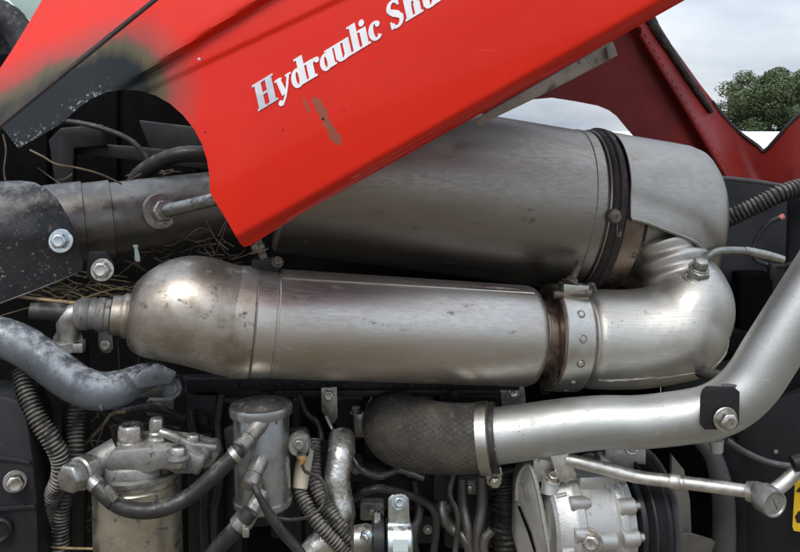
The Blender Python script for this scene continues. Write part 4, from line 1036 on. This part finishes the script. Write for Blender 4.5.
obj('wire', tube([W(302,465,-.067), W(306,472,-.08), W(320,478,-.09), W(327,492,-.1), W(322,507,-.105), W(308,517,-.11), W(290,520,-.12), W(276,518,-.128)], .0022, 8, 6), 'rubber', w2)

# foil tube and conduits
ft = thing('foil_wrapped_pipe', 'crinkled silver foil wrapped pipe behind the conduits', 'pipe', W(340,500,-.0))
obj('pipe', tube([W(342,440,.02), W(341,452,.0), W(338,470,-.01), W(337,490,-.015), W(341,515,-.02), W(330,535,-.025), W(310,555,-.03), W(290,580,-.03)], [.0165,.018,.018,.019,.020,.019,.019,.019], 28, 8, wob=.05), 'foil', ft, 60)
obj('top_ferrule', tube([W(342,436,.022), W(341.5,452,.0)], [.0185,.0195], 20, 2), 'fit', ft)
fw = thing('foil_pipe_wire', 'thin silver strap hanging from the narrow grey tab', 'strap', W(340,450,.03))
obj('strap', tube([W(326,416,.035), W(333,430,.03), W(342,442,.005), W(350,452,-.012)], .0028, 8, 5), 'fit', fw)
for k, (pth, lab) in enumerate(((((310,445,-.03),(302,470,-.03),(300,490,-.04),(308,508,-.05),(322,528,-.06),(345,552,-.06),(365,580,-.06)), 'pale capped corrugated conduit descending beside the foil pipe'),
                              (((314,440,.0),(314,465,-.02),(316,485,-.035),(325,505,-.045),(341,528,-.055),(362,550,-.06),(385,578,-.06)), 'dark corrugated conduit lying against the foil pipe'))):
    c = thing('corrugated_conduit', lab, 'conduit', W(320,552,-.05))
    obj('conduit', tube([W(*p) for p in pth], .0092, 18, 8, rings=.0048, amp=.09), 'conduit', c)
    if k == 0: obj('connector', tube([W(309,446,-.032), W(303,468,-.033), W(300,488,-.04)], [.0085,.0115,.0105], 16, 4), 'cream', c)

# relay / solenoid
so_ = thing('starter_solenoid', 'bright zinc solenoid with bolted mounting tab and black ring', 'solenoid', W(395,560,-.05))
obj('mount_tab', slab([(388,499),(392,495),(405,495),(409,499),(410,526),(388,526)], -.07, .004, .0012), 'zinc', so_, 30)
bolt(so_, W(399,502,-.074), Vector((.1,-1,.2)), .008, .007, 'zinc', 1.25)
obj('body', lathe(W(386,541,-.06), Vector((1,.05,0)), [(0,.027),(.002,.029),(.032,.029),(.034,.027),(.035,0)], 40), 'zinc', so_, 35)
obj('black_ring', lathe(W(372,541,-.06), Vector((1,.05,0)), [(0,.026),(.002,.034),(.014,.034),(.016,.03)], 40), 'shroud', so_, 35)
obj('terminal_cap', lathe(W(351,540,-.06), Vector((1,.05,0)), [(0,.012),(.004,.018),(.020,.020),(.030,.018)], 32), 'fit', so_, 35)
bolt(so_, W(366,537,-.085), Vector((-.5,-1,.1)), .0065, .007, 'zinc')
obj('ring_stud', lathe(W(377,514,-.07), Z_, [(-.012,.005),(.003,.005),(.004,0)], 10), 'zinc', so_, 30)
obj('label_mark', slab([(393,540),(408,540),(408,552),(393,552)], 0, .0006, 0, lambda a, b: -.0895), mat('pale grey label', (.52,.60,.58), .5, bump=0), so_, 0)

# ================================================================== engine block and dark bay
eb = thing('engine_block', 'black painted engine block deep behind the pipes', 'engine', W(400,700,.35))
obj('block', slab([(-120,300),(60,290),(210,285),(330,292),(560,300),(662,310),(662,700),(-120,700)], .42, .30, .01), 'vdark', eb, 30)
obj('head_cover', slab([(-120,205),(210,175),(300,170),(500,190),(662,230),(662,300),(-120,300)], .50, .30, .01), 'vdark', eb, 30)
obj('upper_rail', slab([(186,379),(330,378),(520,381),(520,391),(330,389),(186,393)], .06, .03, .003), 'dark', eb, 30)
obj('rail_flange', slab([(175,391),(500,389),(505,396),(175,399)], .075, .03, .002), 'dark', eb, 30)
for (x0, x1, y0, y1, d) in ((186,217,395,600,.06),(222,240,402,600,.10),(340,352,440,600,.09),(292,300,400,600,.14)):
    obj('web', slab([(x0,y0),(x1,y0),(x1+3,y1),(x0+3,y1)], d, .05, .004), 'dark', eb, 30)
for (cx, cy, w, h, d) in ((400,490,44,22,.16),(440,500,26,30,.12),(384,470,20,34,.20),(470,520,26,30,.22),(230,470,20,70,.2),(150,420,40,30,.2),(470,410,30,14,.16),(300,500,30,40,.22),(600,450,40,14,.2),(350,420,14,22,.2)):
    o = obj('casting', slab(rounded(cx, cy, w, h, 6), d, .10, .006), 'dark', eb, 30)
for (bx_, by_, d) in ((205,504,.055),(230,455,.095),(455,393,.07),(546,388,.075),(384,486,.155),(205,420,.055),(405,478,.155),(445,476,.115),(492,505,.2),(265,395,.07)):
    bolt(eb, W(bx_, by_, d-.002), Vector((0,-1,.1)), .0075, .007, 'dark', 1.3)
for (x, w, ya, yb, d, m) in ((463,5,478,600,.06,'ironpipe'),(480,5,470,600,.05,'ironpipe'),(441,8,470,505,.08,'dark'),(500,7,470,600,.07,'conduit')):
    pass
pf = [(((443,500,.07),(443,515,.06),(452,528,.06),(466,540,.05),(474,560,.05)), .0085, 'ironpipe', 'short dark cable bending into the branched loom', 'cable'),
      (((462,478,.06),(463,505,.06),(468,530,.05),(470,560,.05)), .0080, 'ironpipe', 'straight grey tape wrapped cable below the woven hose', 'cable'),
      (((482,476,.05),(482,505,.05),(479,530,.045),(478,560,.045)), .0088, 'ironpipe', 'thicker grey tape wrapped cable below the hose clamp', 'cable'),
      (((492,530,.03),(484,542,.03),(486,565,.03)), .0065, 'ironpipe', 'thin grey cable branching from the taped loom', 'cable')]
for pts, r, m, lab, cat in pf:
    tag(obj('taped_cable', tube([W(*p) for p in pts], r, 14, 6, wob=.05), m), lab, cat)
bc = thing('corrugated_conduit', 'fat black corrugated conduit behind the compressor end plate', 'conduit', W(508,560,.09))
obj('conduit', tube([W(502,470,.10), W(506,500,.09), W(505,530,.09), W(508,590,.09)], .020, 22, 8, rings=.0085, amp=.08), 'rubber', bc)
# plug connector in the middle
pc = thing('plug_connector', 'dark plug connector with collar hanging under the woven hose', 'connector', W(442,505,.07))
obj('body', slab(rounded(442,486,9,16,3), .06, .03, .003), 'dark', pc, 30)
obj('collar', lathe(W(443,502,.072), -Z_, [(0,.014),(.004,.015),(.012,.014),(.016,.010)], 20), 'ironpipe', pc, 35)

for pts, r, m in (([(190,410,.05),(196,440,.045),(206,470,.05),(204,520,.05),(208,580,.05)], .0065, 'rubber'),
                  ([(222,395,.04),(218,430,.03),(222,470,.02),(214,520,.02),(218,580,.02)], .0048, 'rubber'),
                  ([(350,455,.05),(362,470,.04),(380,476,.05),(400,470,.06),(424,478,.06)], .0055, 'ironpipe'),
                  ([(352,500,.05),(366,492,.03),(384,489,.03),(420,500,.05),(436,520,.05),(430,580,.05)], .0058, 'rubber'),
                  ([(415,482,.08),(420,510,.06),(414,540,.05),(422,580,.05)], .0062, 'rubber'),
                  ([(90,405,.05),(120,412,.04),(150,408,.04),(185,418,.05)], .006, 'rubber'),
                  ([(100,400,.06),(112,420,.05),(140,425,.05),(180,430,.06)], .0045, 'rubber'),
                  ([(455,470,.05),(450,495,.04),(458,520,.035),(452,580,.03)], .004, 'conduit'),
                  ([(300,395,.06),(306,412,.05),(318,424,.05),(322,440,.04)], .0042, 'rubber')):
    obj('cable', tube([W(*p) for p in pts], r, 10, 6, wob=.02), m, eb)
for (cx, cy, w, h, d, m) in ((196,470,6,10,.045,'dark'),(372,512,12,9,.06,'headc'),(416,472,9,6,.07,'headc'),(356,470,7,12,.07,'dark'),(428,530,10,14,.09,'dark'),(160,408,14,8,.08,'headc'),(204,446,9,12,.04,'dark'),(470,488,8,7,.07,'headc'),(386,448,8,6,.14,'ironpipe')):
    o = obj('bracket', slab(rounded(cx, cy, w, h, 2.5, 3), d, .02, .0025), m, eb, 30)
    obj('screw', hexhead(W(cx, cy, d-.002), Vector((0,-1,.1)), .0055, .005, 1.3), 'fit', o, 30)
for x in range(236, 500, 22):
    obj('rail_stud', hexhead(W(x, 385, .058), Vector((0,-1,.1)), .004, .003, 1.3), 'dark', eb, 30)

# left rear bay behind the arch
lb = thing('bay_bracket', 'black frame bracket in the dark space behind the hood arch', 'bracket', W(60,200,.25))
obj('plate', slab([(48,140),(60,128),(100,124),(104,146),(74,148),(72,200),(58,205)], .22, .02, .003), 'dark', lb, 30)
obj('cross_bar', slab([(70,142),(180,150),(210,160),(210,170),(70,153)], .24, .03, .003), 'dark', lb, 30)
obj('panel', slab([(138,120),(205,128),(230,150),(230,180),(150,150)], .26, .02, .003), 'dark', lb, 30)
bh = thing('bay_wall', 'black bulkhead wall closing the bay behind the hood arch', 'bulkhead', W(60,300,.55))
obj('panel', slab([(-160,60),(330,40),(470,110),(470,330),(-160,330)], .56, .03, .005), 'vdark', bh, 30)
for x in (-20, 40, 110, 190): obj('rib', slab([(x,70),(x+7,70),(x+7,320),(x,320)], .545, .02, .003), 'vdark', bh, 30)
bhz = thing('bay_hose', 'thick dusty black hose arching behind the crossover tube', 'hose', W(170,180,.12))
obj('hose', tube([W(130,205,.16), W(137,180,.14), W(150,167,.12), W(170,157,.11), W(190,154,.11), W(215,155,.12), W(240,158,.14)], [.016,.015,.013,.012,.013,.013,.013], 18, 6, wob=.03), 'rubber', bhz)
tag(obj('bay_cable', tube([W(40,118,.2), W(90,125,.2), W(130,140,.2), W(150,162,.2), W(165,175,.2)], .0045, 10, 6), 'rubber'), 'thin black cable sagging behind the hood arch', 'cable')
mt = thing('mint_tag', 'pale mint plastic tag standing behind the domed canister end', 'tag', W(137,262,-.01))
obj('tag', slab([(134,246),(137,246),(140,258),(139.5,262),(135,261)], -.02, .002, .0005), 'mint', mt, 0)
obj('tag_end', slab([(133,245),(138,245),(138,247.5),(133,247.5)], -.0215, .002, .0004), 'mint', mt, 0)

# ================================================================== dry stems
def stem_thing(pts, r, label, m='straw', name='straw_stem', group='dry stems caught in the engine bay'):
    tag(obj(name, tube([W(*p) for p in pts], r, 8, 5), m), label, 'straw', group)
stem_thing([(12,296,-.07),(30,298,-.075),(52,300.5,-.08),(76,303,-.085)], .0022, 'thick golden straw stem lying under the black shield')
stem_thing([(30,150,.0),(44,157,-.01),(56,164,-.015),(78,168,-.015),(100,174,-.01),(122,184,.0)], .0014, 'long bent brown stem arching over the dusty tube', 'twig')
stem_thing([(78,450,-.02),(92,437,-.03),(104,424,-.035),(112,414,-.03),(126,412,-.03)], .0026, 'broad curled straw leaf behind the fuel filter', 'twig')
stem_thing([(3,134,.0),(6,150,.0),(4,170,.0),(6,184,.0)], .0012, 'thin upright pale stem beside the scorched hood corner', 'twig')
stem_thing([(40,545,-.05),(60,548,-.06),(98,549,-.06)], .0016, 'pale straw lying flat under the conduits', 'straw')
def debris(name, label, n, rx, ry, ryz, ln, rad, m, seed, cat='debris', horizontal=.5):
    rnd = random.Random(seed); tubes = []
    for i in range(n):
        x, y, d = rnd.uniform(*rx), rnd.uniform(*ry), rnd.uniform(*ryz); a = rnd.gauss(0, horizontal)+rnd.choice((0, PI)); l = rnd.uniform(*ln)
        p = W(x, y, d); e = Vector((math.cos(a)*l, rnd.uniform(-.3,.3)*l, math.sin(a)*l)); mid = p+e*.5+Vector((0, rnd.gauss(0,.1)*l, rnd.gauss(0,.12)*l))
        tubes.append(tube([p, mid, p+e], [rad, rad*.9, rad*.4], 5, 3))
    tag(obj(name, join(*tubes), m), label, cat, kind='stuff')
debris('straw_litter', 'loose dry straw packed under the shield and tube', 70, (30,112), (276,312), (-.05,.0), (.02,.07), .0010, 'straw', 11, horizontal=.35)
debris('chaff_litter', 'dark dry chaff behind the domed canister end', 60, (120,235), (232,262), (.02,.12), (.02,.06), .0011, 'twig', 12, horizontal=.7)
debris('chaff_strands', 'thin dry strands hanging below the coolant pipe', 50, (20,130), (395,540), (.0,.06), (.03,.09), .0010, 'twig', 13, horizontal=1.1)
debris('bay_chaff', 'scattered dry chaff on the bracket behind the arch', 11, (60,190), (150,200), (.05,.2), (.02,.05), .0010, 'twig', 14, horizontal=.8)

# stamped characters on the filter canister
def stamp(text, px, py, size):
    cu = bpy.data.curves.new('stamp', 'FONT'); cu.body = text; cu.size = size; to = bpy.data.objects.new('stamp', cu); COL.objects.link(to)
    me = bpy.data.meshes.new_from_object(to.evaluated_get(bpy.context.evaluated_depsgraph_get())); 
    vs0 = [v.co.copy() for v in me.vertices]; fs0 = [tuple(p.vertices) for p in me.polygons]
    bpy.data.objects.remove(to); bpy.data.curves.remove(cu); bpy.data.meshes.remove(me)
    # wrap on the cylinder: u along the axis, v round it
    tt = None; a, b = 0., 1.
    for _ in range(30):
        m = (a+b)/2; q = dpt(m, RD, 8); x = 400+q.x/S(q.y)
        if x < px: a = m
        else: b = m
    la, lb_ = -40., 80.
    for _ in range(30):
        m = (la+lb_)/2; q = dpt(a, RD, m); yy = HZ-(q.z-ZC)/S(q.y)
        if yy > py: la = m
        else: lb_ = m
    V = [dpt(a+v.x/DL, RD+.0003, la+math.degrees(v.y/RD)) for v in vs0]
    obj('stamp', (V, fs0), 'rust', dpf, 0)
bpy.context.view_layer.update()
stamp('31 JB', 525, 221, .010); stamp('16', 529, 211, .008)

for o in SC.objects:
    if '_w' in o: del o['_w']
